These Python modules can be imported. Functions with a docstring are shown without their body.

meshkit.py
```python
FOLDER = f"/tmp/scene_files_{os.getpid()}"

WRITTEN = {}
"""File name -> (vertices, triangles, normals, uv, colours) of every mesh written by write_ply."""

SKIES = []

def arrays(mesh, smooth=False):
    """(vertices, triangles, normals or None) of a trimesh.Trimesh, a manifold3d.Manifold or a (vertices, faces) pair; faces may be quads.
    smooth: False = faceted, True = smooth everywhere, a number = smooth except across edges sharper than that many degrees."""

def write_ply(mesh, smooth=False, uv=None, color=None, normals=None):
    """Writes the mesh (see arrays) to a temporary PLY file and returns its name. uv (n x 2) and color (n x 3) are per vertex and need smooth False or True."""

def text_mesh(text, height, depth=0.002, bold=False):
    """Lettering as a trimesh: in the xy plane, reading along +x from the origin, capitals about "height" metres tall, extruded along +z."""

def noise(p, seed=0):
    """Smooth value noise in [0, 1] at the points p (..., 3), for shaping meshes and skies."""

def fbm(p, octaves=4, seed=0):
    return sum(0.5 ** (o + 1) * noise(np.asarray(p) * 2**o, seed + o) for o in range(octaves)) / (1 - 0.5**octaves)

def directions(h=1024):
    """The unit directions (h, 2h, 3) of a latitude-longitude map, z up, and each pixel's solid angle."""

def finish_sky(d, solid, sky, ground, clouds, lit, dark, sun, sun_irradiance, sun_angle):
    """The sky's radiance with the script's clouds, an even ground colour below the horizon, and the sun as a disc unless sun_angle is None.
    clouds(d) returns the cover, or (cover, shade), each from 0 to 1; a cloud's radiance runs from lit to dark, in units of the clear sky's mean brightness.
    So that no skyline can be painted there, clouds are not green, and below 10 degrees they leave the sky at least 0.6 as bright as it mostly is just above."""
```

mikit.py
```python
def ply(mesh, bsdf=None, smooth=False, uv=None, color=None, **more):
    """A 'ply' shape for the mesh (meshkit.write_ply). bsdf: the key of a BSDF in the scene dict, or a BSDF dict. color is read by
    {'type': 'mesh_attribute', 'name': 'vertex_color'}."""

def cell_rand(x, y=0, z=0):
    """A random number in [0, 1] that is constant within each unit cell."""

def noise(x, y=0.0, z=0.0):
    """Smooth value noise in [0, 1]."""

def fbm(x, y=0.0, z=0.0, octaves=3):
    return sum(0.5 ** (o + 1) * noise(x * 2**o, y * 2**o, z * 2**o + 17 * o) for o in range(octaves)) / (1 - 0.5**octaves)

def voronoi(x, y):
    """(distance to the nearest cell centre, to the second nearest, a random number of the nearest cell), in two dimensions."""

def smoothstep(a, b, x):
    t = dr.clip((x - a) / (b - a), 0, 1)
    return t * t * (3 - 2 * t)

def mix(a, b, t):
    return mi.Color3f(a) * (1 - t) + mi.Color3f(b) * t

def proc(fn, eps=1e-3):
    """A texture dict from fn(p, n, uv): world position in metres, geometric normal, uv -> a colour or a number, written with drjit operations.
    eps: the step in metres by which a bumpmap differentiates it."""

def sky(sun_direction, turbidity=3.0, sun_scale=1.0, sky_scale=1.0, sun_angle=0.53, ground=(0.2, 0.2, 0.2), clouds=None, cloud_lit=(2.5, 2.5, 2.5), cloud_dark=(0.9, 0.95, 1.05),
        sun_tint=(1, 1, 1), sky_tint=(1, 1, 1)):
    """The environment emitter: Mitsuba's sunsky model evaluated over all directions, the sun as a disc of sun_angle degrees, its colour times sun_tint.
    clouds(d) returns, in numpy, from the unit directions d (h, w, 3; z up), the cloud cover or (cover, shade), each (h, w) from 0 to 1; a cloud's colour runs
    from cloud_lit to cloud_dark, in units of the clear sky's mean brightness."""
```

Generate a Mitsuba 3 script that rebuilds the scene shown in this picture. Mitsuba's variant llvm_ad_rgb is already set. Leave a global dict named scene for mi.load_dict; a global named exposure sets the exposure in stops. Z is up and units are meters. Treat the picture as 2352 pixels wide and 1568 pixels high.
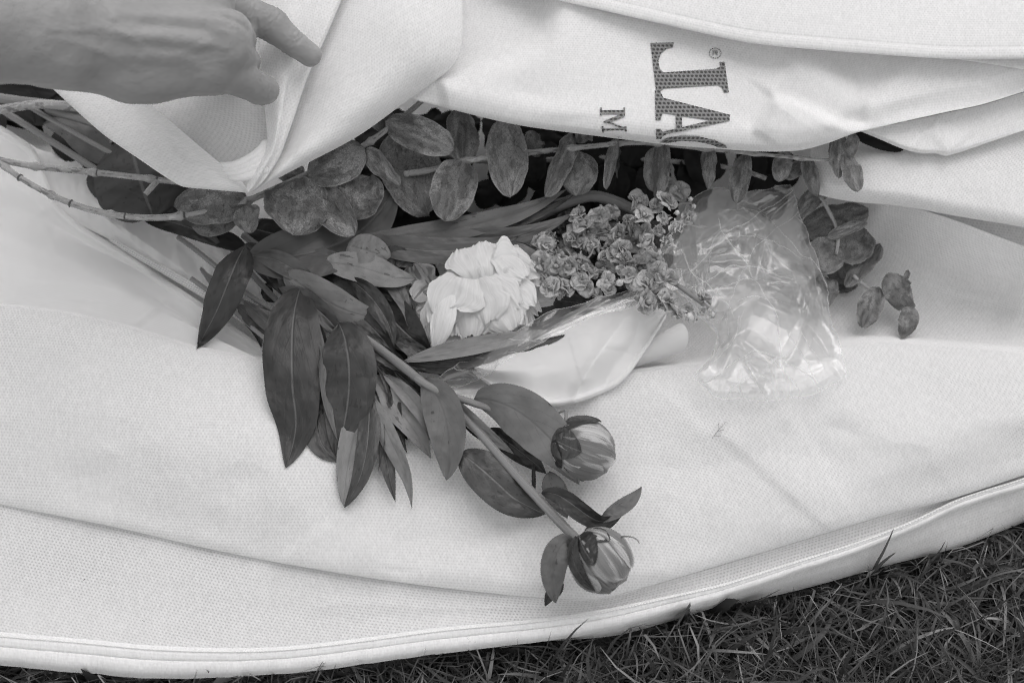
import math, random
import numpy as np, trimesh, drjit as dr, mitsuba as mi, mikit, meshkit
from scipy.ndimage import gaussian_filter1d
from scipy.interpolate import PchipInterpolator, Akima1DInterpolator, LinearNDInterpolator
from shapely.geometry import Polygon, Point, LineString
from mikit import noise, fbm, cell_rand, smoothstep, voronoi

T = mi.ScalarTransform4f
scene, labels = {}, {}

# ------------------------------------------------------------------ camera, sky, exposure
PITCH, HFOV, DIST = math.radians(62), 42.0, 0.86
AIM = np.array([0, 0, 0.06])
FWD = np.array([0, math.cos(PITCH), -math.sin(PITCH)])
UPV = np.array([0, math.sin(PITCH), math.cos(PITCH)])
CAM = AIM - DIST * FWD
TH = math.tan(math.radians(HFOV / 2))
scene['camera'] = {'type': 'thinlens', 'fov': HFOV, 'fov_axis': 'x', 'near_clip': 0.02, 'far_clip': 200.0,
                   'aperture_radius': 0.0037, 'focus_distance': 0.82,
                   'to_world': T().look_at(origin=CAM.tolist(), target=AIM.tolist(), up=[0, 0, 1])}
# an even overcast sky, neutral because the photograph is black and white; a faint broad sun behind cloud
SUN = np.array([0.25, 0.45, 0.86])
scene['sky_light'] = mikit.sky(SUN, turbidity=3, sun_scale=0.32, sky_scale=1.0, sun_angle=55, ground=(0.10, 0.10, 0.10),
                               clouds=lambda d: 1.0, cloud_lit=(2.2, 2.2, 2.2), cloud_dark=(1, 1, 1), sun_tint=(0.84, 0.97, 1.26))
exposure = 1.90

# ------------------------------------------------------------------ helpers
def at(px, py, z):
    """World point at height z (metres) under a place of the 2352 x 1568 layout drawing."""
    px, py, z = np.broadcast_arrays(np.asarray(px, float), np.asarray(py, float), np.asarray(z, float))
    X, Y = px / 1176 - 1, (1 - py / 784) * (1568 / 2352)
    d = FWD + TH * (X[..., None] * np.array([1.0, 0, 0]) + Y[..., None] * UPV)
    t = (z - CAM[2]) / d[..., 2]
    return CAM + d * t[..., None]

def layout(P):
    """The inverse of at(): where a world point lies on the layout drawing."""
    q = np.asarray(P) - CAM
    t = q @ FWD
    return np.stack([(q[..., 0] / t / TH + 1) * 1176, (1 - (q @ UPV) / t / TH * 1.5) * 784], -1)

def mpp(P):
    """Metres per layout unit at the world point."""
    return ((np.asarray(P) - CAM) @ FWD) * TH / 1176

def W(pts):
    a = np.asarray(pts, float)
    return at(a[:, 0], a[:, 1], a[:, 2] / 100)

def numbered(name):
    if name not in scene and name not in labels and not any(k.startswith(name + '__') for k in scene):
        return name
    i = 1
    while (f'{name}_{i:03d}' in scene or f'{name}_{i:03d}' in labels or any(k.startswith(f'{name}_{i:03d}__') for k in scene)):
        i += 1
    return f'{name}_{i:03d}'

_count = {}
def key_for(name, parent=None):
    full = f'{parent}__{name}' if parent else name
    n = _count.get(full, 0)
    _count[full] = n + 1
    return full if n == 0 else f'{full}_{n:03d}'

def thing(name, label, cat, group=None):
    k = key_for(name)
    labels[k] = {'label': label, 'category': cat}
    if group: labels[k]['group'] = group
    return k

def put(name, mesh, mat, parent=None, smooth=True, uv=None, color=None, label=None):
    k = key_for(name, parent)
    scene[k] = mikit.ply(mesh, mat, smooth=smooth, uv=uv, color=color)
    if label: labels[k] = {'label': label}
    return k

def grid_faces(m, n, wrap=False):
    i, j = np.meshgrid(np.arange(m - 1), np.arange(n if wrap else n - 1), indexing='ij')
    j2 = (j + 1) % n
    return np.stack([i * n + j, i * n + j2, (i + 1) * n + j2, (i + 1) * n + j], -1).reshape(-1, 4)

def curve(pts, n, kind='akima'):
    """n points evenly spaced along a smooth curve through pts (k, dim)."""
    p = np.asarray(pts, float)
    d = np.r_[0, np.cumsum(np.linalg.norm(np.diff(p[:, :2] if p.shape[1] > 2 else p, axis=0), axis=1) + 1e-9)]
    d /= d[-1]
    s = np.linspace(0, 1, n)
    if len(p) == 2: return p[0] + (p[1] - p[0]) * s[:, None]
    if kind == 'pchip' or len(p) < 4: return PchipInterpolator(d, p, axis=0)(s)
    return Akima1DInterpolator(d, p, axis=0)(s)

def loft(rails, n=160, m=60, across='pchip', ts=None):
    """A sheet (m, n, 3) in layout units and height (cm) through rails, each a list of (x, y, cm)."""
    R = np.array([curve(r, n) for r in rails])
    if ts is None:
        d = np.r_[0, np.cumsum([np.mean(np.linalg.norm((R[i + 1] - R[i]) * [1, 1, 25], axis=1)) + 1e-6 for i in range(len(R) - 1)])]
        ts = d / d[-1]
    s = np.linspace(0, 1, m)
    if len(R) == 2: return R[0] + (R[1] - R[0]) * s[:, None, None]
    f = PchipInterpolator(ts, R, axis=0) if across == 'pchip' else Akima1DInterpolator(ts, R, axis=0)
    return f(s)

def line_dist(G, line):
    """(distance, signed side, position 0..1) of the sheet's layout places to a polyline."""
    L = curve(line, 60)[:, :2]
    q = G[..., :2].reshape(-1, 2)
    a, b = L[:-1], L[1:]
    ab = b - a
    best = np.full(len(q), 1e9); side = np.zeros(len(q)); pos = np.zeros(len(q))
    for i in range(len(a)):
        t = np.clip(((q - a[i]) @ ab[i]) / (ab[i] @ ab[i] + 1e-9), 0, 1)
        w = q - (a[i] + t[:, None] * ab[i])
        d = np.hypot(w[:, 0], w[:, 1])
        up = d < best
        best[up] = d[up]; side[up] = np.sign(ab[i][0] * w[up, 1] - ab[i][1] * w[up, 0]); pos[up] = (i + t[up]) / len(a)
    sh = G.shape[:2]
    return best.reshape(sh), side.reshape(sh), pos.reshape(sh)

def crease(G, line, amp, w, kind='ridge', ends=0.15, w2=None):
    """Raises (amp > 0) or lowers a fold of the cloth along a line: amp in cm, w in layout units. 'step': one side higher, fading away from the line."""
    d, s, p = line_dist(G, line)
    fade = np.clip(np.minimum(p, 1 - p) / max(ends, 1e-6), 0, 1) if ends > 0 else 1
    fade = fade * fade * (3 - 2 * fade) if ends > 0 else 1
    if kind == 'ridge':
        ww = np.where(s > 0, w, w2 or w)
        G[..., 2] += amp * fade * np.exp(-(d / ww) ** 1.4)
    else:
        G[..., 2] += amp * fade * np.tanh(s * d / w) * np.exp(-d / (w2 or 6 * w))
    return G

def ripple(G, amp, size, seed=0, stretch=(1, 1)):
    p = np.stack([G[..., 0] / size * stretch[0], G[..., 1] / size * stretch[1], G[..., 0] * 0 + seed * 7.3], -1)
    G[..., 2] += amp * (meshkit.fbm(p, 3, seed) - 0.5) * 2
    return G

def sheet_uv(P):
    m, n = P.shape[:2]
    du = np.linalg.norm(np.diff(P, axis=1), axis=2)
    dv = np.linalg.norm(np.diff(P, axis=0), axis=2)
    u = np.concatenate([np.zeros((m, 1)), np.cumsum(du, 1)], 1)
    u -= u[:, n // 2][:, None]
    v = np.concatenate([np.zeros((1, n)), np.cumsum(dv, 0)], 0)
    u = gaussian_filter1d(u, 12, axis=0); v = gaussian_filter1d(v, 14, axis=1)
    return np.stack([u, v], -1).reshape(-1, 2)

def sheet(name, G, mat, parent, label=None):
    P = at(G[..., 0], G[..., 1], G[..., 2] / 100)
    m, n = G.shape[:2]
    f = grid_faces(m, n)[:, ::-1]
    return put(name, (P.reshape(-1, 3), f), mat, parent, True, uv=sheet_uv(P), label=label)

def frame_along(P, up=(0, -0.35, 0.94)):
    t = np.gradient(P, axis=0)
    t /= np.linalg.norm(t, axis=1, keepdims=True) + 1e-12
    n = np.asarray(up, float) - (t @ np.asarray(up, float))[:, None] * t
    n /= np.linalg.norm(n, axis=1, keepdims=True) + 1e-12
    return t, n, np.cross(t, n)

def tube(P, r, sides=10, rough=0.0, seed=0, cap=True):
    P = np.asarray(P, float); r = np.broadcast_to(np.asarray(r, float), (len(P),))
    t, n, b = frame_along(P)
    a = np.arange(sides) * 2 * np.pi / sides
    off = np.cos(a)[None, :, None] * n[:, None] + np.sin(a)[None, :, None] * b[:, None]
    rr = r[:, None] * np.ones(sides)
    if rough:
        q = np.stack([np.cos(a)[None] * 1.5 + np.zeros((len(P), 1)), np.sin(a)[None] * 1.5 + np.zeros((len(P), 1)), np.arange(len(P))[:, None] * 0.6 + np.zeros(sides)], -1)
        rr = rr * (1 + rough * (meshkit.fbm(q, 2, seed) - 0.5) * 2)
    v = (P[:, None] + rr[..., None] * off).reshape(-1, 3)
    f = grid_faces(len(P), sides, True)
    f = np.vstack([f[:, [0, 1, 2]], f[:, [0, 2, 3]]])
    if cap:
        k = len(v)
        v = np.vstack([v, P[0], P[-1]])
        j = np.arange(sides); e = (len(P) - 1) * sides
        f = np.vstack([f, np.stack([(j + 1) % sides, j, j * 0 + k], 1), np.stack([e + j, e + (j + 1) % sides, j * 0 + k + 1], 1)])
    uv = np.stack([np.repeat(np.r_[0, np.cumsum(np.linalg.norm(np.diff(P, axis=0), axis=1))], sides), np.tile(a / (2 * np.pi), len(P))], 1)
    if cap: uv = np.vstack([uv, [[0, 0], [0, 0]]])
    return (v, f), uv

def join(meshes):
    V, F, U, k = [], [], [], 0
    for (v, f), uv in meshes:
        f = np.asarray(f)
        if f.shape[1] == 4: f = np.vstack([f[:, [0, 1, 2]], f[:, [0, 2, 3]]])
        V.append(v); F.append(f + k); U.append(uv); k += len(v)
    return (np.vstack(V), np.vstack(F)), np.vstack(U)

# ------------------------------------------------------------------ materials (all neutral grey: the photograph has no colour)
def grey(v):
    return mi.Color3f(v, v, v)

def lattice(u, v, s, r0, r1):
    """Rows of bonded points pressed into nonwoven cloth: 1 in a point, 0 between."""
    b = v / (s * 0.866)
    row = dr.floor(b)
    odd = row - 2 * dr.floor(row / 2)
    x = u / s + 0.5 * odd
    x = x - dr.floor(x) - 0.5
    y = (b - row - 0.5) * 0.866
    return 1 - smoothstep(r0, r1, dr.sqrt(x * x + 1.5 * y * y))

SP = 0.0022
def cloth_tone(lo, hi, amt):
    def f(p, n, uv):
        d = lattice(uv.x, uv.y, SP, 0.16, 0.36)
        m = 0.25 + 1.0 * fbm(p.x * 28, p.y * 28, p.z * 28, 3)
        fib = 0.94 + 0.12 * noise(uv.x * 1400, uv.y * 500)
        return grey((hi * (1 - d * amt * m) ) * fib * (0.97 + 0.05 * fbm(p.x * 14, p.y * 14, p.z * 14, 2)))
    return f

def cloth_bump(p, n, uv):
    return -lattice(uv.x, uv.y, SP, 0.10, 0.42) * 0.8 + 0.35 * noise(uv.x * 1500, uv.y * 600)

def fabric(tone, trans=0.35, bump=0.00014):
    return {'type': 'bumpmap', 'arbitrary': mikit.proc(cloth_bump, 1.5e-4), 'scale': bump,
            'bsdf': {'type': 'principledthin', 'base_color': mikit.proc(tone), 'roughness': 0.75, 'diff_trans': trans, 'spec_trans': 0.0, 'eta': 1.3, 'sheen': 0.3}}

scene['cloth_inside'] = fabric(cloth_tone(0.6, 0.80, 0.18))
scene['cloth_shaded_dots'] = fabric(cloth_tone(0.6, 0.79, 0.31))  # same cloth, its dots darkened for the shade behind the strip
scene['cloth_outside'] = fabric(cloth_tone(0.7, 0.84, 0.10), bump=0.00020)
scene['cloth_hem'] = fabric(cloth_tone(0.7, 0.86, 0.03), trans=0.2, bump=0.00008)

def liner_tone(p, n, uv):
    weave = 0.5 + 0.5 * dr.sin(uv.x * 5200) * dr.sin(uv.y * 5200)
    return grey(0.82 * (0.97 + 0.03 * weave) * (0.97 + 0.05 * fbm(p.x * 25, p.y * 25, p.z * 25, 2)))
scene['liner_cloth'] = {'type': 'principledthin', 'base_color': mikit.proc(liner_tone), 'roughness': 0.9, 'diff_trans': 0.45, 'spec_trans': 0.0, 'eta': 1.35}

def mesh_tone(p, n, uv):
    d = lattice(uv.x, uv.y, 0.0019, 0.22, 0.40)
    return grey(0.60 - 0.26 * d)
scene['net_cloth'] = {'type': 'twosided', 'bsdf': {'type': 'principled', 'base_color': mikit.proc(mesh_tone), 'roughness': 0.7, 'specular': 0.2}}

def print_tone(p, n, uv):
    d = lattice(uv.x, uv.y, SP * 1.25, 0.26, 0.46)
    return grey(0.21 - 0.17 * d + 0.04 * noise(uv.x * 900, uv.y * 900))
scene['print_ink'] = {'type': 'twosided', 'bsdf': {'type': 'principled', 'base_color': mikit.proc(print_tone), 'roughness': 0.8, 'specular': 0.1}}

# leaves: uv.x runs from base to tip, uv.y is -1..1 across plus 4 * (tone number) + 2
def leaf_parts(uv):
    k = dr.floor(uv.y / 4)
    v = uv.y - 4 * k - 2
    return uv.x, v, k

def peony_veins(u, v):
    a = dr.abs(v)
    mid = 1 - smoothstep(0.018, 0.055, a)
    t = (u - 0.36 * a * (1 + 0.7 * a)) * 4.6
    side = dr.select(v > 0, 0.0, 0.45)
    t = t + side + 0.25 * noise(u * 6 + side * 9, a * 2)
    fr = dr.abs(t - dr.floor(t) - 0.5)
    lat = (1 - smoothstep(0.006, 0.024, fr)) * smoothstep(0.99, 0.75, a)
    net = voronoi(u * 30, v * 9)
    web = (1 - smoothstep(0.02, 0.12, net[1] - net[0])) * 0.16
    return dr.maximum(mid, dr.maximum(lat * 0.7, web)), mid

def leaf_top(p, n, uv):
    u, v, k = leaf_parts(uv)
    e, mid = peony_veins(u, v)
    r = cell_rand(k, 3.0)
    tone = 0.017 + 0.034 * r
    blot = fbm(u * 11 + k * 3.1, v * 1.8, k, 3)
    c = tone * (0.55 + 1.0 * blot) + 0.060 * e * (0.22 + 0.78 * mid)
    spots = smoothstep(0.78, 0.83, noise(u * 26 + k * 5, v * 12, k * 2.0))
    c = c * (1 - 0.35 * spots)
    return grey(c)

def leaf_under(p, n, uv):
    u, v, k = leaf_parts(uv)
    e, mid = peony_veins(u, v)
    r = cell_rand(k, 7.0)
    tone = 0.115 + 0.105 * r
    blot = fbm(u * 10 + k * 2.3, v * 1.6, k, 3)
    c = tone * (0.75 + 0.5 * blot) * (1 - 0.36 * e) + 0.04 * mid
    nick = smoothstep(0.74, 0.80, noise(u * 22 + k * 4, v * 9, k * 1.7)) * smoothstep(0.5, 0.62, noise(u * 4 + k, v * 2, 5.0))
    return grey(c * (1 - 0.5 * nick))

def leaf_bump(p, n, uv):
    u, v, k = leaf_parts(uv)
    e, mid = peony_veins(u, v)
    return -0.28 * e + 1.0 * fbm(u * 13 + k, v * 2.2, k, 2) + 0.10 * noise(u * 160, v * 60)

def leaf_mat(front, back, rough=0.36):
    def side(fn, ro, sp):
        return {'type': 'bumpmap', 'arbitrary': mikit.proc(leaf_bump, 3e-4), 'scale': 0.0010,
                'bsdf': {'type': 'principled', 'base_color': mikit.proc(fn), 'roughness': ro, 'specular': sp}}
    return {'type': 'twosided', 'a': side(front, rough, 0.45), 'b': side(back, 0.6, 0.25)}
scene['leaf_dark'] = leaf_mat(leaf_top, leaf_under)
def leaf_half(p, n, uv):
    u, v, k = leaf_parts(uv)
    e, mid = peony_veins(u, v)
    c = (0.060 + 0.035 * cell_rand(k, 4.0)) * (0.7 + 0.6 * fbm(u * 10 + k, v * 1.5, k, 3))
    return grey(c * (1 - 0.25 * e) + 0.05 * mid)
scene['leaf_mid'] = leaf_mat(leaf_half, leaf_half)

def euc_tone(p, n, uv):
    u, v, k = leaf_parts(uv)
    warp = 0.6 * fbm(u * 5 + k, v * 3, k, 2)
    net = voronoi((u + warp * 0.12) * 9 + k * 1.7, (v + warp * 0.15) * 3.6)
    net2 = voronoi((u + 0.05 * warp) * 24 + k, v * 9 + warp)
    web = 1 - smoothstep(0.0, 0.07, net[1] - net[0])
    web2 = 1 - smoothstep(0.0, 0.10, net2[1] - net2[0])
    bloom = smoothstep(0.34, 0.66, fbm(u * 3.4 + k * 1.3, v * 2.2, k * 0.7, 5))
    speck = noise(u * 90 + k, v * 36)
    r = cell_rand(k, 11.0)
    c = (0.095 + 0.075 * r) + 0.17 * bloom * (0.25 + 1.2 * speck * speck)
    mid = 1 - smoothstep(0.015, 0.05, dr.abs(v))
    c = c * (1 - 0.55 * web * (1 - 0.3 * bloom) - 0.42 * web2) + 0.02 * mid
    edge = smoothstep(0.93, 0.985, dr.abs(v))
    dark = smoothstep(0.50, 0.66, fbm(u * 9 + k * 2.1 + 2 * warp, v * 5 + warp, k + 9.0, 4))
    c = c * (1 - 0.36 * dark) + 0.06 * edge
    return grey(c)

def euc_bump(p, n, uv):
    u, v, k = leaf_parts(uv)
    return fbm(u * 12 + k, v * 6, k, 3) + 0.25 * noise(u * 120, v * 50)
scene['leaf_waxy'] = {'type': 'twosided', 'bsdf': {'type': 'bumpmap', 'arbitrary': mikit.proc(euc_bump, 3e-4), 'scale': 0.0008,
                      'bsdf': {'type': 'principled', 'base_color': mikit.proc(euc_tone), 'roughness': 0.6, 'specular': 0.25}}}

def stem_tone(p, n, uv):
    streak = fbm(uv.x * 30, uv.y * 14, 0.0, 2)
    return grey(0.13 + 0.12 * streak + 0.05 * dr.sin(uv.y * 6.283 * 3) * 0.5)
scene['green_stem'] = {'type': 'principled', 'base_color': mikit.proc(stem_tone), 'roughness': 0.5, 'specular': 0.35}

def wood_tone(p, n, uv):
    a = fbm(uv.x * 60, uv.y * 12, 0.0, 3)
    b = smoothstep(0.58, 0.70, fbm(uv.x * 260, uv.y * 5, 4.0, 3))
    w = smoothstep(0.60, 0.72, fbm(uv.x * 420, uv.y * 14, 9.0, 2))
    return grey(0.27 + 0.10 * a - 0.14 * b + 0.10 * w)
def wood_bump(p, n, uv):
    return fbm(uv.x * 120, uv.y * 16, 0.0, 3)
scene['woody_stem'] = {'type': 'bumpmap', 'arbitrary': mikit.proc(wood_bump, 2e-4), 'scale': 0.0005,
                       'bsdf': {'type': 'principled', 'base_color': mikit.proc(wood_tone), 'roughness': 0.65, 'specular': 0.25}}

def petal_tone(p, n, uv):
    u, v, k = leaf_parts(uv)
    s = noise(u * 3 + k, v * 26 + 3 * u, k)
    r = cell_rand(k, 5.0)
    return grey((0.64 + 0.13 * r) * (0.90 + 0.12 * s) * (0.86 + 0.14 * smoothstep(0.0, 0.3, u)))
def petal_bump(p, n, uv):
    u, v, k = leaf_parts(uv)
    return noise(u * 3 + k, v * 22 + 2 * u, k) * 0.6 + fbm(u * 6, v * 5, k, 2)
scene['petal_white'] = {'type': 'bumpmap', 'arbitrary': mikit.proc(petal_bump, 3e-4), 'scale': 0.0007,
                        'bsdf': {'type': 'principledthin', 'base_color': mikit.proc(petal_tone), 'roughness': 0.6, 'diff_trans': 0.32, 'spec_trans': 0.0, 'eta': 1.3}}

def floret_tone(p, n, uv):
    u, v, k = leaf_parts(uv)
    r = cell_rand(k, 2.0)
    s = noise(u * 3 + k, v * 14, k)
    rim = smoothstep(0.75, 0.98, dr.maximum(dr.abs(v), u))
    stain = smoothstep(0.60, 0.75, fbm(u * 4 + k, v * 4, k * 1.3, 3))
    return grey((0.32 + 0.22 * r) * (0.78 + 0.40 * s) * (1 - 0.45 * stain) * (1 - 0.10 * rim) * (0.75 + 0.25 * smoothstep(0, 0.45, u)))
scene['petal_mauve'] = {'type': 'principledthin', 'base_color': mikit.proc(floret_tone), 'roughness': 0.55, 'diff_trans': 0.3, 'spec_trans': 0.0, 'eta': 1.35}
def pale_tone(p, n, uv):
    u, v, k = leaf_parts(uv)
    s = noise(u * 2 + k, v * 9 + 2 * u, k)
    ln = smoothstep(0.55, 0.8, noise(u * 3 + k * 3, v * 7, k + 4.0))
    return grey((0.50 + 0.18 * s) * (1 - 0.55 * ln))
scene['petal_pale'] = {'type': 'principledthin', 'base_color': mikit.proc(pale_tone), 'roughness': 0.55, 'diff_trans': 0.3, 'spec_trans': 0.0, 'eta': 1.35}

def bud_tone(p, n, uv):
    u, v, k = leaf_parts(uv)
    f = fbm(u * 3.0 + k * 3.7, v * 5.0, k, 3)
    streak = noise(u * 2.5 + k, v * 20 + 4 * f, k)
    dark = smoothstep(0.36, 0.50, fbm(u * 1.6 + k * 3.7, v * 1.6, k, 2) + 0.10 * streak - 0.06)
    line = smoothstep(0.72, 0.86, noise(u * 4 + k, v * 20 + 3 * f, k + 3.0))
    return grey(0.30 + 0.16 * streak - (0.17 + 0.10 * streak) * dark - 0.16 * line * (1 - dark) + 0.14 * smoothstep(0.82, 1.0, dr.maximum(dr.abs(v), u)) * streak)
scene['petal_streaked'] = {'type': 'twosided', 'bsdf': {'type': 'principled', 'base_color': mikit.proc(bud_tone), 'roughness': 0.5, 'specular': 0.3}}

def skin_tone(p, n, uv):
    a = fbm(p.x * 55, p.y * 55, p.z * 55, 3)
    b = fbm(p.x * 420, p.y * 420, p.z * 420, 2)
    return grey(0.29 * (0.82 + 0.30 * a) * (0.95 + 0.10 * b))
def skin_bump(p, n, uv):
    return 0.45 * fbm(p.x * 700, p.y * 700, p.z * 700, 2) + 1.6 * fbm(p.x * 130, p.y * 260, p.z * 200, 3)
scene['skin'] = {'type': 'bumpmap', 'arbitrary': mikit.proc(skin_bump, 3e-4), 'scale': 0.0005,
                 'bsdf': {'type': 'principled', 'base_color': mikit.proc(skin_tone), 'roughness': 0.5, 'specular': 0.4}}
scene['nail'] = {'type': 'principled', 'base_color': {'type': 'rgb', 'value': [0.34, 0.34, 0.34]}, 'roughness': 0.3, 'specular': 0.5}

def film_haze(p, n, uv):
    """Stress-whitened streaks, and crease glints painted white, in the thin film; almost clear elsewhere."""
    w = 0.5 * fbm(uv.x * 14, uv.y * 14, 3.0, 2)
    out = mi.Float(0)
    for i, (a, f, g) in enumerate(((0.4, 9, 60), (1.5, 8, 55), (2.5, 10, 70), (0.95, 16, 95))):
        c, s = math.cos(a), math.sin(a)
        x, y = uv.x * c + uv.y * s, uv.y * c - uv.x * s
        r = dr.abs(2 * noise(x * f + i * 5 + w, y * g + 1.6 * w, i * 3.0) - 1)
        line = (1 - smoothstep(0.0, 0.055, r)) * smoothstep(0.42, 0.70, noise(x * 22 + i, y * 22, i + 7.0))
        band = smoothstep(0.55, 0.9, noise(x * f * .7, y * g * .5, i + 20.0)) * 0.16
        out = dr.maximum(out, dr.maximum(line * 0.75, band))
    return 0.035 + 0.75 * out
scene['clear_film'] = {'type': 'blendbsdf', 'weight': mikit.proc(film_haze),
                       'a': {'type': 'thindielectric', 'int_ior': 1.55},
                       'b': {'type': 'principledthin', 'base_color': {'type': 'rgb', 'value': [0.85, 0.85, 0.85]}, 'roughness': 0.35, 'diff_trans': 0.9, 'spec_trans': 0.0, 'eta': 1.5}}

def soil_tone(p, n, uv):
    return grey(0.018 + 0.035 * fbm(p.x * 40, p.y * 40, 0.0, 4) + 0.02 * fbm(p.x * 3, p.y * 3, 0.0, 3))
scene['soil'] = {'type': 'twosided', 'bsdf': {'type': 'principled', 'base_color': mikit.proc(soil_tone), 'roughness': 0.95, 'specular': 0.1}}
scene['grass_blade'] = {'type': 'twosided', 'bsdf': {'type': 'principled', 'base_color': {'type': 'mesh_attribute', 'name': 'vertex_color'}, 'roughness': 0.45, 'specular': 0.4}}

def deep_shade_tone(p, n, uv):
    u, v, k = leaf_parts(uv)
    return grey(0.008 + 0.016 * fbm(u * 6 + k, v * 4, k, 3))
scene['leaf_shade_dark'] = {'type': 'twosided', 'bsdf': {'type': 'principled', 'base_color': mikit.proc(deep_shade_tone), 'roughness': 0.6, 'specular': 0.15}}  # near-black: deep shade put into the leaf colour; also colours litter specks
scene['film_crease'] = {'type': 'blendbsdf', 'weight': 0.5, 'a': {'type': 'thindielectric', 'int_ior': 1.55},
                        'b': {'type': 'twosided', 'bsdf': {'type': 'principled', 'base_color': {'type': 'rgb', 'value': [0.9, 0.9, 0.9]}, 'roughness': 0.3, 'specular': 0.6}}}

def node_tone(p, n, uv):
    return grey(0.05 + 0.10 * fbm(uv.x * 900, uv.y * 12, 2.0, 3))
scene['twig_node'] = {'type': 'principled', 'base_color': mikit.proc(node_tone), 'roughness': 0.7, 'specular': 0.2}

# ------------------------------------------------------------------ the setting: soil and grass
g = np.linspace(-1, 1, 61)
gx, gy = np.meshgrid(np.sign(g) * np.abs(g) ** 3 * 30, np.sign(g) * np.abs(g) ** 3 * 30)
gz = (meshkit.fbm(np.stack([gx * 2, gy * 2, gx * 0], -1), 3, 3) - 0.6) * 0.01 - 0.004
put('ground', (np.stack([gx, gy, gz], -1).reshape(-1, 3), grid_faces(61, 61)), 'soil')
labels['ground'] = {'label': 'dark bare soil and thatch under the lawn grass', 'kind': 'structure'}

HEM_TOP = [(-320, 1420), (-150, 1438), (0, 1454), (156, 1467), (312, 1482), (468, 1490), (676, 1485), (832, 1467), (988, 1446), (1222, 1424), (1411, 1396), (1540, 1368), (1671, 1338), (1811, 1294), (1931, 1257), (2067, 1208), (2211, 1142), (2352, 1097), (2650, 985)]
HEM_LOW = [(-320, 1490), (-150, 1510), (0, 1528), (130, 1539), (260, 1551), (416, 1558), (572, 1552), (728, 1539), (884, 1517), (1066, 1493), (1222, 1474), (1411, 1443), (1540, 1408), (1671, 1370), (1811, 1322), (1931, 1281), (2067, 1230), (2211, 1165), (2352, 1120), (2650, 1008)]
BAG_LOW = [(1000, 1500), (1222, 1475), (1411, 1459), (1532, 1428), (1651, 1392), (1731, 1378), (1871, 1345), (2035, 1299), (2211, 1253), (2352, 1199), (2650, 1090)]

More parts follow.
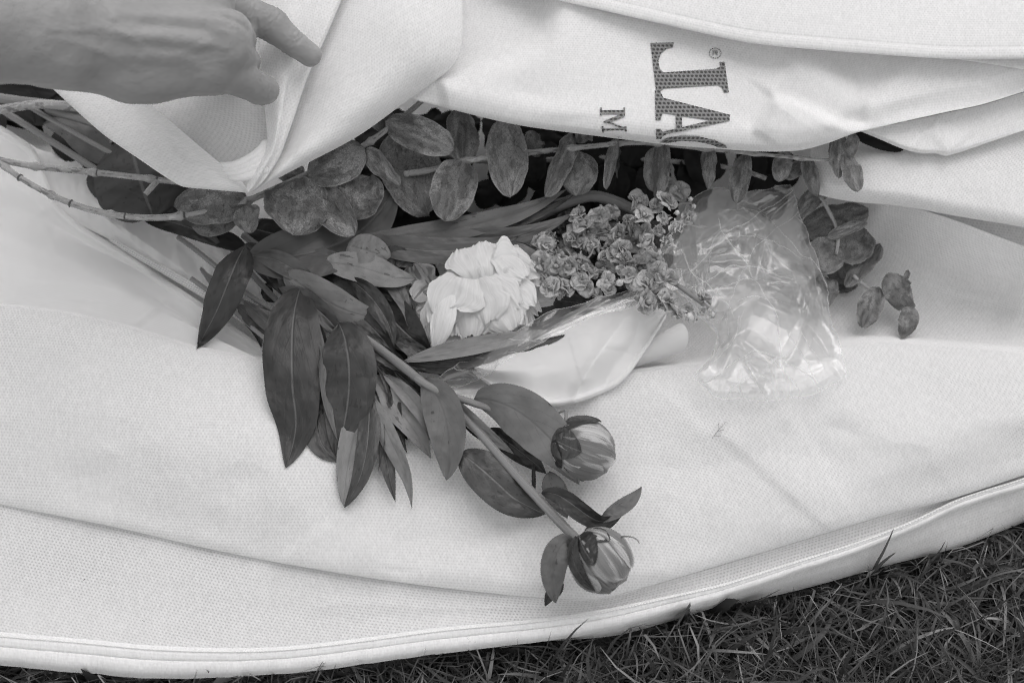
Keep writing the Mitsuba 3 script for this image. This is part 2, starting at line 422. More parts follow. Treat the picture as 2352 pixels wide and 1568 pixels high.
def along(line, zs, dx=0, dy=0):
    zs = np.broadcast_to(zs, (len(line),))
    return [(x + dx, y + dy, z) for (x, y), z in zip(line, zs)]

# ------------------------------------------------------------------ the bag
bag = thing('garment_bag', 'large white nonwoven cloth bag lying open on the grass with flowers inside', 'bag')

CREASE = [(-320, 1085), (0, 1155), (250, 1205), (500, 1262), (900, 1332), (1150, 1362), (1300, 1373), (1411, 1365), (1543, 1328), (1707, 1279), (2027, 1182), (2195, 1140), (2352, 1088), (2650, 985)]
RIDGE = [(-320, 690), (0, 690), (270, 735), (450, 788), (600, 818), (800, 868), (1000, 892), (1200, 880), (1400, 850), (1640, 820), (1900, 785), (2050, 775), (2352, 800), (2650, 830)]
back = [(-320, 250, 3), (0, 260, 2.5), (400, 300, 2), (900, 290, 1.5), (1400, 300, 1.5), (1800, 370, 2.0), (1950, 430, 5.0), (2101, 477, 8.6), (2184, 503, 9.4), (2291, 543, 9.8), (2352, 566, 9.9), (2650, 680, 10)]
r1 = [(-320, 420, 3), (0, 430, 2.5), (400, 480, 2), (900, 470, 1.5), (1400, 500, 1.5), (1750, 520, 1.6), (1950, 530, 3.6), (2150, 590, 6.4), (2352, 650, 7.6), (2650, 740, 7.6)]
r2 = [(-320, 590, 3.5), (0, 600, 3.0), (400, 650, 2.5), (700, 700, 2), (1000, 740, 2), (1400, 720, 2), (1750, 690, 2.2), (1950, 650, 2.8), (2150, 685, 3.6), (2352, 730, 4.6), (2650, 790, 5)]
r3 = along(RIDGE, [5.2, 5.2, 5.0, 4.4, 4.2, 4, 4, 4, 4, 4, 4.2, 4.4, 5.6, 6], dy=-6)
r4 = along(RIDGE, [8.0, 8.0, 8.2, 8.0, 7.8, 7.4, 7.0, 7.0, 7.2, 7.6, 7.6, 7.4, 7.4, 7.4], dy=14)
r5 = along(RIDGE, [8.2, 8.3, 8.6, 8.4, 8.2, 7.8, 7.4, 7.2, 7.4, 8.0, 8.2, 8.0, 7.8, 7.6], dy=70)
r6 = [(-320, 900, 7.8), (0, 930, 8.0), (300, 1000, 8.3), (600, 1060, 8.0), (900, 1090, 7.2), (1200, 1100, 6.8), (1500, 1080, 7.0), (1750, 1030, 7.4), (2050, 980, 7.8), (2352, 950, 7.8), (2650, 900, 7.6)]
r7 = along(CREASE, 6.4, dy=-45)
r8 = along(CREASE, 5.9, dy=-8)
r9 = along(CREASE, 5.55, dy=2)
r10 = along(CREASE, 5.35, dy=2)
r11 = along(CREASE, 5.2, dy=-10)
PANEL = loft([back, r1, r2, r3, r4, r5, r6, r7, r8, r9, r10, r11], 300, 230)
ripple(PANEL, 0.50, 260, 1, (1, 1.3)); ripple(PANEL, 0.20, 110, 2)
# soft folds of the front panel
crease(PANEL, [(820, 1130), (900, 1260), (930, 1330)], 0.30, 60, 'step')
crease(PANEL, [(860, 1260), (1000, 1230), (1200, 1190)], -0.25, 50, 'ridge')
crease(PANEL, [(1450, 1060), (1600, 1075), (1800, 1040), (2000, 1090)], -0.42, 60, 'ridge')
crease(PANEL, [(1640, 1010), (1720, 930), (1790, 880)], 0.40, 55, 'step')
crease(PANEL, [(1420, 1110), (1700, 1150), (2000, 1100), (2250, 1010)], 0.30, 80, 'ridge')
crease(PANEL, [(1990, 500), (2080, 570), (2200, 650), (2352, 715)], -0.9, 70, 'ridge', w2=110)
crease(PANEL, [(50, 900), (300, 960), (620, 1010)], 0.25, 110, 'ridge')
crease(PANEL, [(100, 1120), (330, 1080), (640, 1130)], -0.25, 90, 'ridge')
crease(PANEL, [(1000, 1160), (1150, 1240), (1350, 1320)], -0.22, 60, 'ridge')
def wrinkle(G, n, box, seed, amp=.10, lo=60, hi=220):
    rs = np.random.default_rng(seed)
    for _ in range(n):
        x, y = rs.uniform(box[0], box[2]), rs.uniform(box[1], box[3])
        a, L = rs.uniform(-.5, .9), rs.uniform(lo, hi)
        e = (x + L * math.cos(a), y + L * math.sin(a))
        m = ((x + e[0]) / 2 + rs.normal(0, .08) * L, (y + e[1]) / 2 + rs.normal(0, .08) * L)
        crease(G, [(x, y), m, e], rs.uniform(.4, 1) * amp * rs.choice([1, -1]), rs.uniform(7, 26), rs.choice(['ridge', 'step']), ends=.4)
wrinkle(PANEL, 34, (-50, 820, 2400, 1300), 5, .13)
wrinkle(PANEL, 12, (1900, 540, 2400, 760), 6, .12)
sheet('front_panel', PANEL, 'cloth_inside', bag, 'dotted inside of the front panel, bulging and softly creased')
_q = PANEL[14:, ::3].reshape(-1, 3)
_cl = _q[_q[:, 1] < 1360]
from scipy.interpolate import NearestNDInterpolator
# height of the cloth (cm): the highest layer at each place
_hx, _hy = np.meshgrid(np.arange(-320, 2660, 12), np.arange(280, 1420, 12))
_bins = np.full(_hx.shape, 1.0)
_ix = np.clip(((PANEL[..., 0] + 320) / 12).round().astype(int), 0, _hx.shape[1] - 1)
_iy = np.clip(((PANEL[..., 1] - 280) / 12).round().astype(int), 0, _hx.shape[0] - 1)
np.maximum.at(_bins, (_iy.ravel(), _ix.ravel()), PANEL[..., 2].ravel())
from scipy.ndimage import map_coordinates, grey_closing
_bins = grey_closing(_bins, (3, 3))
def cloth_z(px, py):
    return map_coordinates(_bins, [(np.asarray(py) - 280) / 12, (np.asarray(px) + 320) / 12], order=1, mode='nearest')

def lift(P, gap=0.0012):
    """Moves points that would lie in the front panel up onto it."""
    q = layout(P)
    need = cloth_z(q[..., 0], q[..., 1]) / 100 + gap
    low = (P[..., 2] < need) & (q[..., 1] > 560)
    P = P.copy()
    P[low] = at(q[low][:, 0], q[low][:, 1], need[low])
    return P

# the strip between the front panel's fold and the hem
g0 = along(CREASE, 5.15, dy=-22)
g1 = along(CREASE, 3.4, dy=4)
ht = curve([(x, y, 0) for x, y in HEM_TOP], 30); cr = curve([(x, y, 0) for x, y in CREASE], 30)
def between(t, z): return [(a[0] * (1 - t) + b[0] * t, a[1] * (1 - t) + b[1] * t, z) for a, b in zip(cr, ht)]
GUS = loft([g0, between(0.02, 5.2), between(0.35, 4.9), between(0.7, 4.7), between(0.94, 4.8), [(x, y + 7, 4.9) for x, y, _ in ht]], 240, 60)
ripple(GUS, 0.25, 330, 5, (1, 2)); ripple(GUS, 0.06, 110, 8)
crease(GUS, [(680, 1405), (800, 1385), (1000, 1395), (1300, 1392)], 0.25, 26, 'ridge')
crease(GUS, [(350, 1440), (420, 1465), (520, 1480)], -0.15, 30, 'ridge')
sheet('side_panel', GUS, 'cloth_shaded_dots', bag, 'strip of dotted cloth between the front fold and the hem')

# the hem: a flat folded band with a rolled top edge and a row of stitching
top, low = curve([(x, y, 0) for x, y in HEM_TOP], 220), curve([(x, y, 0) for x, y in HEM_LOW], 220)
low = np.stack([top[:, 0], np.interp(top[:, 0], low[:, 0], low[:, 1])], 1)
prof = [(0.10, 4.3), (-0.03, 4.75), (-0.05, 5.15), (0.04, 5.45), (0.16, 5.48), (0.28, 5.40), (0.37, 5.30), (0.405, 5.16), (0.44, 5.28), (0.58, 5.22), (0.74, 5.05), (0.86, 4.8), (0.95, 4.4), (1.0, 4.0), (1.0, 3.5), (0.94, 3.2)]
fine_t = np.linspace(0, 1, 46)
pp = PchipInterpolator(np.linspace(0, 1, len(prof)), np.array(prof))(fine_t)
s_arc = top[:, 0]
wob = meshkit.fbm(np.stack([s_arc / 45, s_arc * 0, s_arc * 0], -1), 3, 4) - 0.5
H = np.zeros((46, 220, 3))
thin = np.clip((low[:, 1] - top[:, 1]) / 70, 0.35, 1)
for i, (f, z) in enumerate(pp):
    H[i, :, 0] = top[:, 0]
    H[i, :, 1] = top[:, 1] + f * (low[:, 1] - top[:, 1]) + wob * 3.0 * (0.4 if f < 0.5 else 1.6)
    H[i, :, 2] = 5.4 + (z - 5.4) * thin
puck = 0.035 * np.sin(s_arc / 5.5)[None] * np.exp(-((pp[:, :1] - 0.41) / 0.14) ** 2) + 0.05 * (meshkit.fbm(np.stack(np.broadcast_arrays(s_arc[None] / 18, pp[:, :1] * 4, 0.0), -1), 3, 6) - 0.5)
H[..., 2] += puck
sheet('hem', H, 'cloth_hem', bag, 'bright folded hem band along the near edge of the bag')
stitch = np.stack([top[:, 0], top[:, 1] + 0.09 * (low[:, 1] - top[:, 1])], 1)
tm = []
xs = np.arange(-300, 2600, 7.0)
yy = np.interp(xs, stitch[:, 0], stitch[:, 1])
for a in range(0, len(xs) - 1):
    P = W([(xs[a], yy[a], 5.50), (xs[a] + 2.6, yy[a] - 0.4, 5.58), (xs[a] + 5.2, yy[a] - 0.8, 5.50)])
    tm.append(tube(P, 0.0004, 5))
m, uv = join(tm)
k = put('stitching', m, 'cloth_hem', bag, uv=uv)
labels[k] = {'label': 'fine row of machine stitches along the hem', 'kind': 'stuff'}
# outside of the bag below the hem
bl = curve([(x, y, 0) for x, y in BAG_LOW], 160)
bt = np.stack([bl[:, 0], np.interp(bl[:, 0], HEM_TOP and [p[0] for p in HEM_LOW], [p[1] for p in HEM_LOW])], 1)
OUT = loft([[(x, y - 8, 4.6) for x, y in bt], [(x, y + 1, 4.2) for x, y in bt], [(x * .5 + a * .5, y * .5 + b * .5, 3.3) for (x, y), (a, b) in zip(bt, bl[:, :2])], [(a, b - 4, 2.2) for a, b, _ in bl], [(a, b, 1.7) for a, b, _ in bl], [(a, b - 12, 1.3) for a, b, _ in bl]], 160, 40)
ripple(OUT, 0.12, 120, 11)
crease(OUT, [(1720, 1372), (1850, 1325), (1980, 1290)], 0.25, 22, 'ridge')
sheet('outer_panel', OUT, 'cloth_outside', bag, 'outer side of the bag showing below the hem at right')
# bottom of the bag
bot = loft([[(-320, 200, 1.2), (1200, 200, 1.2), (2650, 200, 1.2)], [(-320, 900, 1.0), (1200, 900, 1.0), (2650, 800, 1.0)], [(-320, 1440, 1.2), (468, 1540, 1.2), (1222, 1462, 1.2), (2650, 1040, 1.2)]], 60, 30)
sheet('bottom_panel', bot, 'cloth_outside', bag)

# ---- upper layers, on the far side
flap_edge = [(840, 200, 13.5), (941, 227, 13.4), (1085, 264, 13.1), (1229, 294, 12.9), (1373, 313, 12.7), (1517, 331, 12.6), (1661, 343, 12.6), (1823, 347, 12.6), (1901, 329, 12.9), (1979, 302, 13.3), (2060, 284, 13.6), (2150, 264, 13.8), (2250, 243, 13.9), (2352, 212, 14), (2650, 130, 14)]
def shifted(line, dy, z, dx=0): return [(x + dx, y + dy, z if np.isscalar(z) else z[i]) for i, (x, y, _) in enumerate(line)]
up1 = [(840, -120, 14.5), (1100, -70, 14.6), (1400, -20, 14.4), (1700, 30, 14.2), (2000, 60, 14.2), (2352, 90, 14.4), (2650, 60, 14.6)]
up2 = [(840, -330, 14.0), (1400, -330, 13.2), (2000, -300, 12), (2650, -300, 11)]
FLAP = loft([shifted(flap_edge, -16, 11.9), shifted(flap_edge, -3, 12.25), flap_edge, shifted(flap_edge, -14, 13.6), shifted(flap_edge, -60, 14.2), up1, up2], 260, 150, ts=[0, .02, .04, .06, .14, .55, 1])
FLAP[..., 2] += 0.0
ripple(FLAP, 0.22, 300, 21)
crease(FLAP, [(1000, 178), (1139, 146), (1241, 98), (1262, 60), (1262, -80)], 1.1, 24, 'step', ends=0.05, w2=120)
crease(FLAP, [(1771, 214), (1850, 246), (1925, 280), (2005, 283)], 1.0, 11, 'step', ends=0.12, w2=65)
crease(FLAP, [(1785, 216), (1752, 262), (1722, 306)], -0.55, 11, 'step', ends=0.2, w2=60)
crease(FLAP, [(1829, 85), (1905, 150), (2003, 245)], 0.8, 30, 'step', ends=0.2, w2=130)
crease(FLAP, [(1640, 95), (1720, 130), (1830, 150)], -0.25, 40, 'ridge')
crease(FLAP, [(1000, 160), (1250, 200), (1500, 215)], -0.25, 60, 'ridge')
wrinkle(FLAP, 22, (1000, 30, 2400, 330), 7, .10)
sheet('printed_flap', FLAP, 'cloth_outside', bag, 'upper flap with large dark mirrored printed letters')

sf_top = [(1850, 240, 12.0), (1979, 268, 12.2), (2100, 240, 12.6), (2352, 170, 12.8), (2650, 80, 12.8)]
sf_low = [(1850, 300, 11.8), (1979, 303, 11.9), (2020, 320, 11.95), (2057, 336, 12.0), (2111, 352, 12.0), (2150, 353, 12.1), (2177, 358, 12.0), (2261, 331, 12.2), (2352, 300, 12.4), (2650, 205, 12.4)]
SF = loft([sf_top, shifted(sf_low, -40, 12.6), shifted(sf_low, -10, 12.5), sf_low, shifted(sf_low, -2, 11.5), shifted(sf_low, -18, 11.0)], 160, 60)
ripple(SF, 0.12, 150, 31); crease(SF, [(2120, 300), (2160, 335), (2178, 358)], -0.2, 16, 'step')
sheet('side_flap', SF, 'cloth_outside', bag, 'layer of bag cloth folded under the printed flap at right')

rf_low = [(1860, 440, 8.0), (1910, 455, 8.6), (1975, 465, 9.2), (2039, 470, 9.6), (2101, 478, 9.9), (2184, 494, 10.2), (2352, 522, 10.4), (2650, 575, 10.4)]
rf_top = [(1880, 300, 8.5), (1975, 330, 9.6), (2060, 310, 10.4), (2200, 300, 10.8), (2352, 250, 11), (2650, 160, 11)]
RF = loft([shifted(rf_top, -60, 9.0), rf_top, shifted(rf_low, -85, [9.6, 10.3, 10.8, 11.1, 11.3, 11.5, 11.6, 11.6]), shifted(rf_low, -35, [9.3, 10.1, 10.7, 11.0, 11.2, 11.4, 11.5, 11.5]), rf_low, shifted(rf_low, -3, [7.4, 8, 8.5, 8.9, 9.1, 9.3, 9.4, 9.4]), shifted(rf_low, -30, [6.4, 7, 7.5, 8, 8.2, 8.4, 8.4, 8.4])], 160, 90)
ripple(RF, 0.14, 150, 41)
wrinkle(RF, 10, (1900, 300, 2400, 500), 9, .08)
sheet('right_fold', RF, 'cloth_inside', bag, 'rounded roll of bag cloth beside the right hand eucalyptus')
inner = loft([[(2130, 450, 7.8), (2200, 450, 8.0), (2352, 470, 8.2), (2650, 520, 8.2)], [(2140, 492, 7.4), (2184, 512, 7.5), (2352, 552, 7.5), (2650, 640, 7.4)], [(2150, 530, 6.4), (2200, 560, 6.5), (2352, 600, 6.2), (2650, 700, 6)]], 60, 24)
sheet('inner_layer', inner, 'cloth_inside', bag)

hm = [(1100, -60, 15.9), (1200, -25, 15.9), (1277, 0, 15.9), (1397, 27, 15.8), (1541, 60, 15.7), (1661, 87, 15.6), (1811, 109, 15.5), (1961, 121, 15.5), (2111, 132, 15.4), (2230, 136, 15.4), (2352, 135, 15.4), (2650, 130, 15.4)]
UF = loft([shifted(hm, -14, 15.0), shifted(hm, -1, 15.1), shifted(hm, 0, 15.6), shifted(hm, -5, 15.82), shifted(hm, -22, 15.98), shifted(hm, -27, 15.93), shifted(hm, -34, 16.0), shifted(hm, -90, 16.1), shifted(hm, -190, 15.7), shifted(hm, -420, 14)], 200, 110, ts=[0, .04, .07, .1, .17, .19, .22, .42, .65, 1])
ripple(UF, 0.14, 240, 51)
UF[..., 2] += 0.05 * (meshkit.fbm(np.stack([UF[..., 0] / 16, UF[..., 1] / 16, UF[..., 0] * 0], -1), 2, 7) - 0.5) * np.exp(-((np.linspace(0, 1, 110)[:, None] - 0.17) / 0.05) ** 2)
sheet('upper_flap', UF, 'cloth_outside', bag, 'topmost flap with a stitched hem across the upper right')
uf2 = loft([[(1980, 100, 14.4), (2111, 120, 14.5), (2352, 120, 14.6), (2650, 110, 14.6)], [(1980, 116, 14.4), (2051, 122, 14.4), (2201, 137, 14.4), (2352, 160, 14.4), (2650, 205, 14.4)], [(1980, 110, 13.9), (2051, 116, 13.9), (2201, 130, 13.9), (2352, 152, 13.9), (2650, 195, 13.9)]], 80, 20)
sheet('under_hem', uf2, 'cloth_outside', bag)

# ---- the left flap, its corner lifted by the hand
e0 = [(555, -120, 16.6), (585, -20, 16.8), (596, 80, 16.6), (602, 180, 16.0), (610, 270, 15.3), (613, 335, 14.6), (590, 372, 14.2), (572, 408, 13.9), (566, 436, 13.6)]
e1 = [(690, -120, 17.6), (680, -20, 17.8), (668, 80, 17.4), (655, 180, 16.6), (645, 270, 15.8), (632, 340, 15.1), (608, 385, 14.6), (586, 420, 14.1), (570, 442, 13.7)]
e2 = [(830, -120, 16.9), (792, -20, 17.0), (750, 80, 16.6), (705, 180, 15.8), (675, 270, 15.1), (650, 340, 14.5), (618, 400, 14.0), (592, 430, 13.6), (571, 443.5, 13.3)]
e3 = [(935, -120, 17.4), (910, -20, 17.5), (880, 60, 17.2), (850, 140, 16.4), (790, 230, 15.5), (720, 310, 14.7), (660, 372, 14.0), (610, 420, 13.5), (572, 443.5, 13.1)]
e4 = [(1058, -120, 15.8), (1060, -20, 16.0), (1061, 60, 15.9), (1052, 125, 15.4), (1003, 182, 14.6), (941, 227, 14.0), (800, 326, 13.3), (680, 388, 12.9), (573, 444, 12.6)]
e5 = [(1056, -120, 15.2), (1056, -20, 15.3), (1055, 58, 15.2), (1046, 120, 14.7), (996, 177, 13.9), (934, 222, 13.3), (792, 320, 12.6), (676, 383, 12.3), (572, 441, 12.1)]
e6 = [(1020, -120, 14.6), (1020, -20, 14.7), (1015, 55, 14.6), (1000, 110, 14.1), (950, 165, 13.3), (890, 210, 12.8), (760, 300, 12.2), (660, 370, 11.9), (572, 435, 11.7)]
def zmove(line, dx, dz): return [(x + dx * min(1, max(.12, (440 - y) / 120)), y, z + dz * min(1, max(.15, (440 - y) / 90))) for x, y, z in line]
LA = loft([e0, e1, zmove(e2, -30, .1), zmove(e2, -7, .05), zmove(e2, 0, -.25), zmove(e2, -3, -.7), zmove(e2, -22, -1.0)], 150, 90, across='akima', ts=[0, .40, .78, .9, .94, .97, 1])
LB = loft([zmove(e2, -30, -1.5), zmove(e2, 2, -1.25), zmove(e2, 26, -.75), e3, e4, e5, e6], 150, 110, across='akima', ts=[0, .10, .18, .46, .9, .94, 1.0])
for G_, nm, lb, sd in ((LA, 'lifted_flap', 'left flap of the bag lifted at its corner by the hand', 61), (LB, 'lifted_flap', 'part of the lifted flap running on under its own fold', 64)):
    G_ = np.ascontiguousarray(G_.transpose(1, 0, 2))[::-1]
    ripple(G_, 0.10, 150, sd)
    if sd == 61: crease(G_, [(640, 250), (625, 330), (600, 380), (574, 430)], 0.22, 10, 'ridge')
    wrinkle(G_, 8, (640, -20, 1040, 380), sd, .07)
    sheet(nm, G_, 'cloth_outside', bag, lb)
# turned-up band of that corner
b0 = [(-60, 60, 15.8), (30, 125, 15.5), (105, 190, 15.1), (165, 245, 14.8), (230, 303, 14.4), (320, 366, 13.9), (410, 425, 13.4), (440, 432, 13.3), (500, 437, 13.2), (569, 443, 13.0)]
b1 = [(80, 60, 16.9), (160, 125, 16.5), (230, 180, 16.0), (290, 232, 15.6), (340, 272, 15.2), (410, 328, 14.7), (480, 384, 14.2), (500, 398, 14.0), (535, 418, 13.8), (570, 441, 13.3)]
b2 = [(190, 60, 17.4), (250, 125, 16.9), (300, 180, 16.4), (340, 235, 15.9), (372, 262, 15.6), (440, 320, 15.0), (510, 379, 14.4), (525, 392, 14.3), (550, 412, 14.1), (571, 440, 13.6)]
b3 = [(180, 66, 16.9), (240, 131, 16.4), (292, 186, 15.9), (332, 240, 15.4), (364, 267, 15.1), (432, 325, 14.5), (502, 383, 13.9), (520, 395, 13.8), (548, 414, 13.6), (571, 439, 13.2)]
bm = [(-60, 52, 15.2), (30, 117, 14.9), (107, 184, 14.5), (170, 238, 14.2), (236, 296, 13.8), (326, 359, 13.3), (416, 418, 12.8), (446, 425, 12.7), (500, 430, 12.6), (568, 440, 12.5)]
BD = loft([bm, b0, b1, b2, b3], 130, 70, ts=[0, .08, .5, .93, 1])
ripple(BD, 0.05, 90, 71)
crease(BD, [(380, 330), (450, 395), (520, 430)], 0.10, 14, 'ridge')
sheet('turned_band', BD, 'cloth_outside', bag, 'turned band along the lifted corner below the hand')
# cloth seen inside the loop of the corner
LP = loft([[(180, 40, 15.2), (400, 40, 15.3), (640, 30, 15.4)], [(280, 200, 14.8), (440, 190, 14.9), (625, 190, 14.9)], [(400, 300, 14.2), (520, 290, 14.2), (630, 290, 14.3)], [(500, 385, 13.6), (560, 385, 13.5), (625, 360, 13.6)]], 80, 80)
ripple(LP, 0.06, 60, 81)
sheet('corner_lining', LP, 'cloth_inside', bag, 'dotted inside of the corner seen through its loop')
# gathered rolls where the band meets the flap
for i, (o, dz) in enumerate([(0, 14.35), (9, 14.3), (18, 14.2), (28, 14.05)]):
    P = W([(505 + o * 0.9, 379 + o * 1.0, dz - .2), (535 + o * .6, 379 + o * 1.05, dz), (570 + o * .35, 366 + o * 1.25, dz + .1), (598 + o * .1, 347 + o * 1.6, dz + .1), (613 - o * .1, 330 + o * 2.1, dz)])
    P = np.array(curve(P, 28))
    (v, f), uv = tube(P, np.linspace(0.0020, 0.0034, 28), 12, 0.15, i)
    put('gathered_fold', (v, f), 'cloth_hem', bag, uv=uv)

# the print, seen through the cloth from behind, so mirrored
_fz = LinearNDInterpolator(FLAP[6:, ::2].reshape(-1, 3)[:, :2], FLAP[6:, ::2].reshape(-1, 3)[:, 2])
_fe = np.array(flap_edge)
def print_piece(polys, name, label=None):
    from shapely import union_all, segmentize
    U = union_all([Polygon(p).buffer(0) for p in polys])
    edge = Polygon([(-500, -500), (2700, -500)] + [(x, y - 3) for x, y, _ in flap_edge[::-1]] + [(-500, 150)]).buffer(0)
    U = U.intersection(edge)
    vs, fs, k = [], [], 0
    for gm in getattr(U, 'geoms', [U]):
        gm = segmentize(gm, 4.0)
        v, f = trimesh.creation.triangulate_polygon(gm, engine='earcut')
        mm = trimesh.Trimesh(np.c_[v, v[:, 0] * 0], f, process=False)
        vv, ff = trimesh.remesh.subdivide_to_size(mm.vertices, mm.faces, 5.0)
        vs.append(vv[:, :2]); fs.append(ff + k); k += len(vv)
    v, f = np.vstack(vs), np.vstack(fs)
    z = _fz(v); z = np.where(np.isnan(z), np.nanmedian(z), z)
    P = at(v[:, 0], v[:, 1], (z + 0.075) / 100)
    f = f[:, ::-1] if np.cross(P[f[0, 1]] - P[f[0, 0]], P[f[0, 2]] - P[f[0, 0]])[2] < 0 else f
    s = mpp(P)[:, None]
    return put(name, (P, f), 'print_ink', bag, True, uv=v * s, label=label)
def z8(pts): return [(940.8 + 0.6 * x, 0.6 * y) for x, y in pts]
print_piece([z8([(922, 165), (1012, 163), (1008, 181), (985, 186), (962, 205), (952, 235), (958, 265), (972, 278), (1172, 264), (1190, 255), (1186, 238), (1206, 237), (1222, 353), (1204, 355), (1196, 334), (1180, 325), (975, 338), (960, 348), (944, 350)])], 'printed_letter', 'large mirrored letter L in dark halftone ink')
print_piece([z8([(939, 347), (960, 350), (972, 375), (1228, 440), (1222, 462), (1190, 466), (968, 432), (960, 460), (942, 460)]),
             z8([(1224, 444), (1226, 462), (985, 514), (967, 524), (963, 533), (945, 534), (942, 495), (960, 494), (968, 505), (990, 500)]), z8([(1018, 432), (1042, 432), (1044, 502), (1020, 507)])], 'printed_letter', 'large mirrored letter A in dark halftone ink')
print_piece([z8([(955, 548), (985, 528), (1040, 519), (1100, 521), (1170, 537), (1210, 558), (1224, 580), (1196, 572), (1160, 556), (1100, 543), (1040, 540), (985, 549)])], 'printed_letter', 'top of a third large letter cut off by the flap edge')
print_piece([z8([(735, 422), (825, 422), (825, 437), (735, 437)]), z8([(729, 412), (737, 412), (737, 443), (729, 443)]), z8([(818, 412), (825, 412), (825, 440), (818, 440)]),
             z8([(822, 432), (824, 446), (760, 472), (742, 470), (742, 465)]), z8([(742, 465), (750, 462), (828, 490), (826, 498)]), z8([(738, 493), (828, 491), (828, 499), (738, 501)]), z8([(735, 484), (742, 484), (744, 508), (737, 508)]), z8([(822, 484), (830, 484), (831, 505), (824, 505)])], 'printed_letter', 'small mirrored letter M in dark ink')
print_piece([z8([(752, 534), (770, 527), (800, 525), (828, 531), (828, 538), (800, 532), (770, 534), (756, 541)])], 'printed_letter', 'top of a small letter cut off by the flap edge')
ring = [(1170 + 24 * math.cos(a), 204 + 21 * math.sin(a)) for a in np.linspace(0, 2 * np.pi, 40)]
ringi = [(1170 + 20.5 * math.cos(a), 204 + 17.5 * math.sin(a)) for a in np.linspace(0, 2 * np.pi, 40)]
rp = Polygon(z8(ring)).difference(Polygon(z8(ringi)))
segs = [rp.intersection(Polygon(z8([(1170, 204)] + [(1170 + 40 * math.cos(t), 204 + 40 * math.sin(t)) for t in np.linspace(a, a + 0.30, 5)]))) for a in np.arange(0, 6.28, 0.45)]
def small_ink(gs, label):
    return print_piece([list(x.exterior.coords) for x in gs if x.area > 0.5 and x.geom_type == 'Polygon'], 'printed_mark', label)
small_ink(segs + [Polygon(z8(p)) for p in ([(1160, 194), (1180, 194), (1180, 198), (1160, 198)], [(1160, 198), (1164, 198), (1164, 212), (1160, 212)], [(1168, 198), (1172, 198), (1180, 212), (1175, 213)], [(1176, 198), (1180, 198), (1178, 206), (1174, 206)])], 'small faint ringed letter R mark beside the large letters')

# ------------------------------------------------------------------ leaves, stems, petals
def prof_lance(s): return (np.maximum(s, 1e-4) ** 0.75) * (np.maximum(1 - s, 0) ** 0.95) / 0.3365
def prof_wide(s): return (np.maximum(s, 1e-4) ** 0.6) * (np.maximum(1 - s, 0) ** 0.75) / 0.411
def prof_round(s): return (1 - np.abs(2 * s - 1) ** 2.3) ** 0.5
def prof_egg(s): return (1 - np.abs(2 * s ** 0.85 - 1) ** 2.2) ** 0.55
def prof_blade(s): return np.minimum(1, s * 9) ** 0.5 * np.maximum(1 - s, 0) ** 0.55
def prof_petal(s): return np.minimum(1, 0.28 + 1.1 * s ** 0.9) * (1 - np.maximum(0, (s - 0.55) / 0.45) ** 2.6) ** 0.5
def prof_frilled(s): return np.minimum(1, 0.30 + 1.05 * s ** 0.9) * (1 - 0.55 * np.maximum(0, (s - 0.62) / 0.38) ** 2.2)
PROF = dict(frilled=prof_frilled, lance=prof_lance, wide=prof_wide, round=prof_round, egg=prof_egg, blade=prof_blade, petal=prof_petal)
_leaf_n = [0]

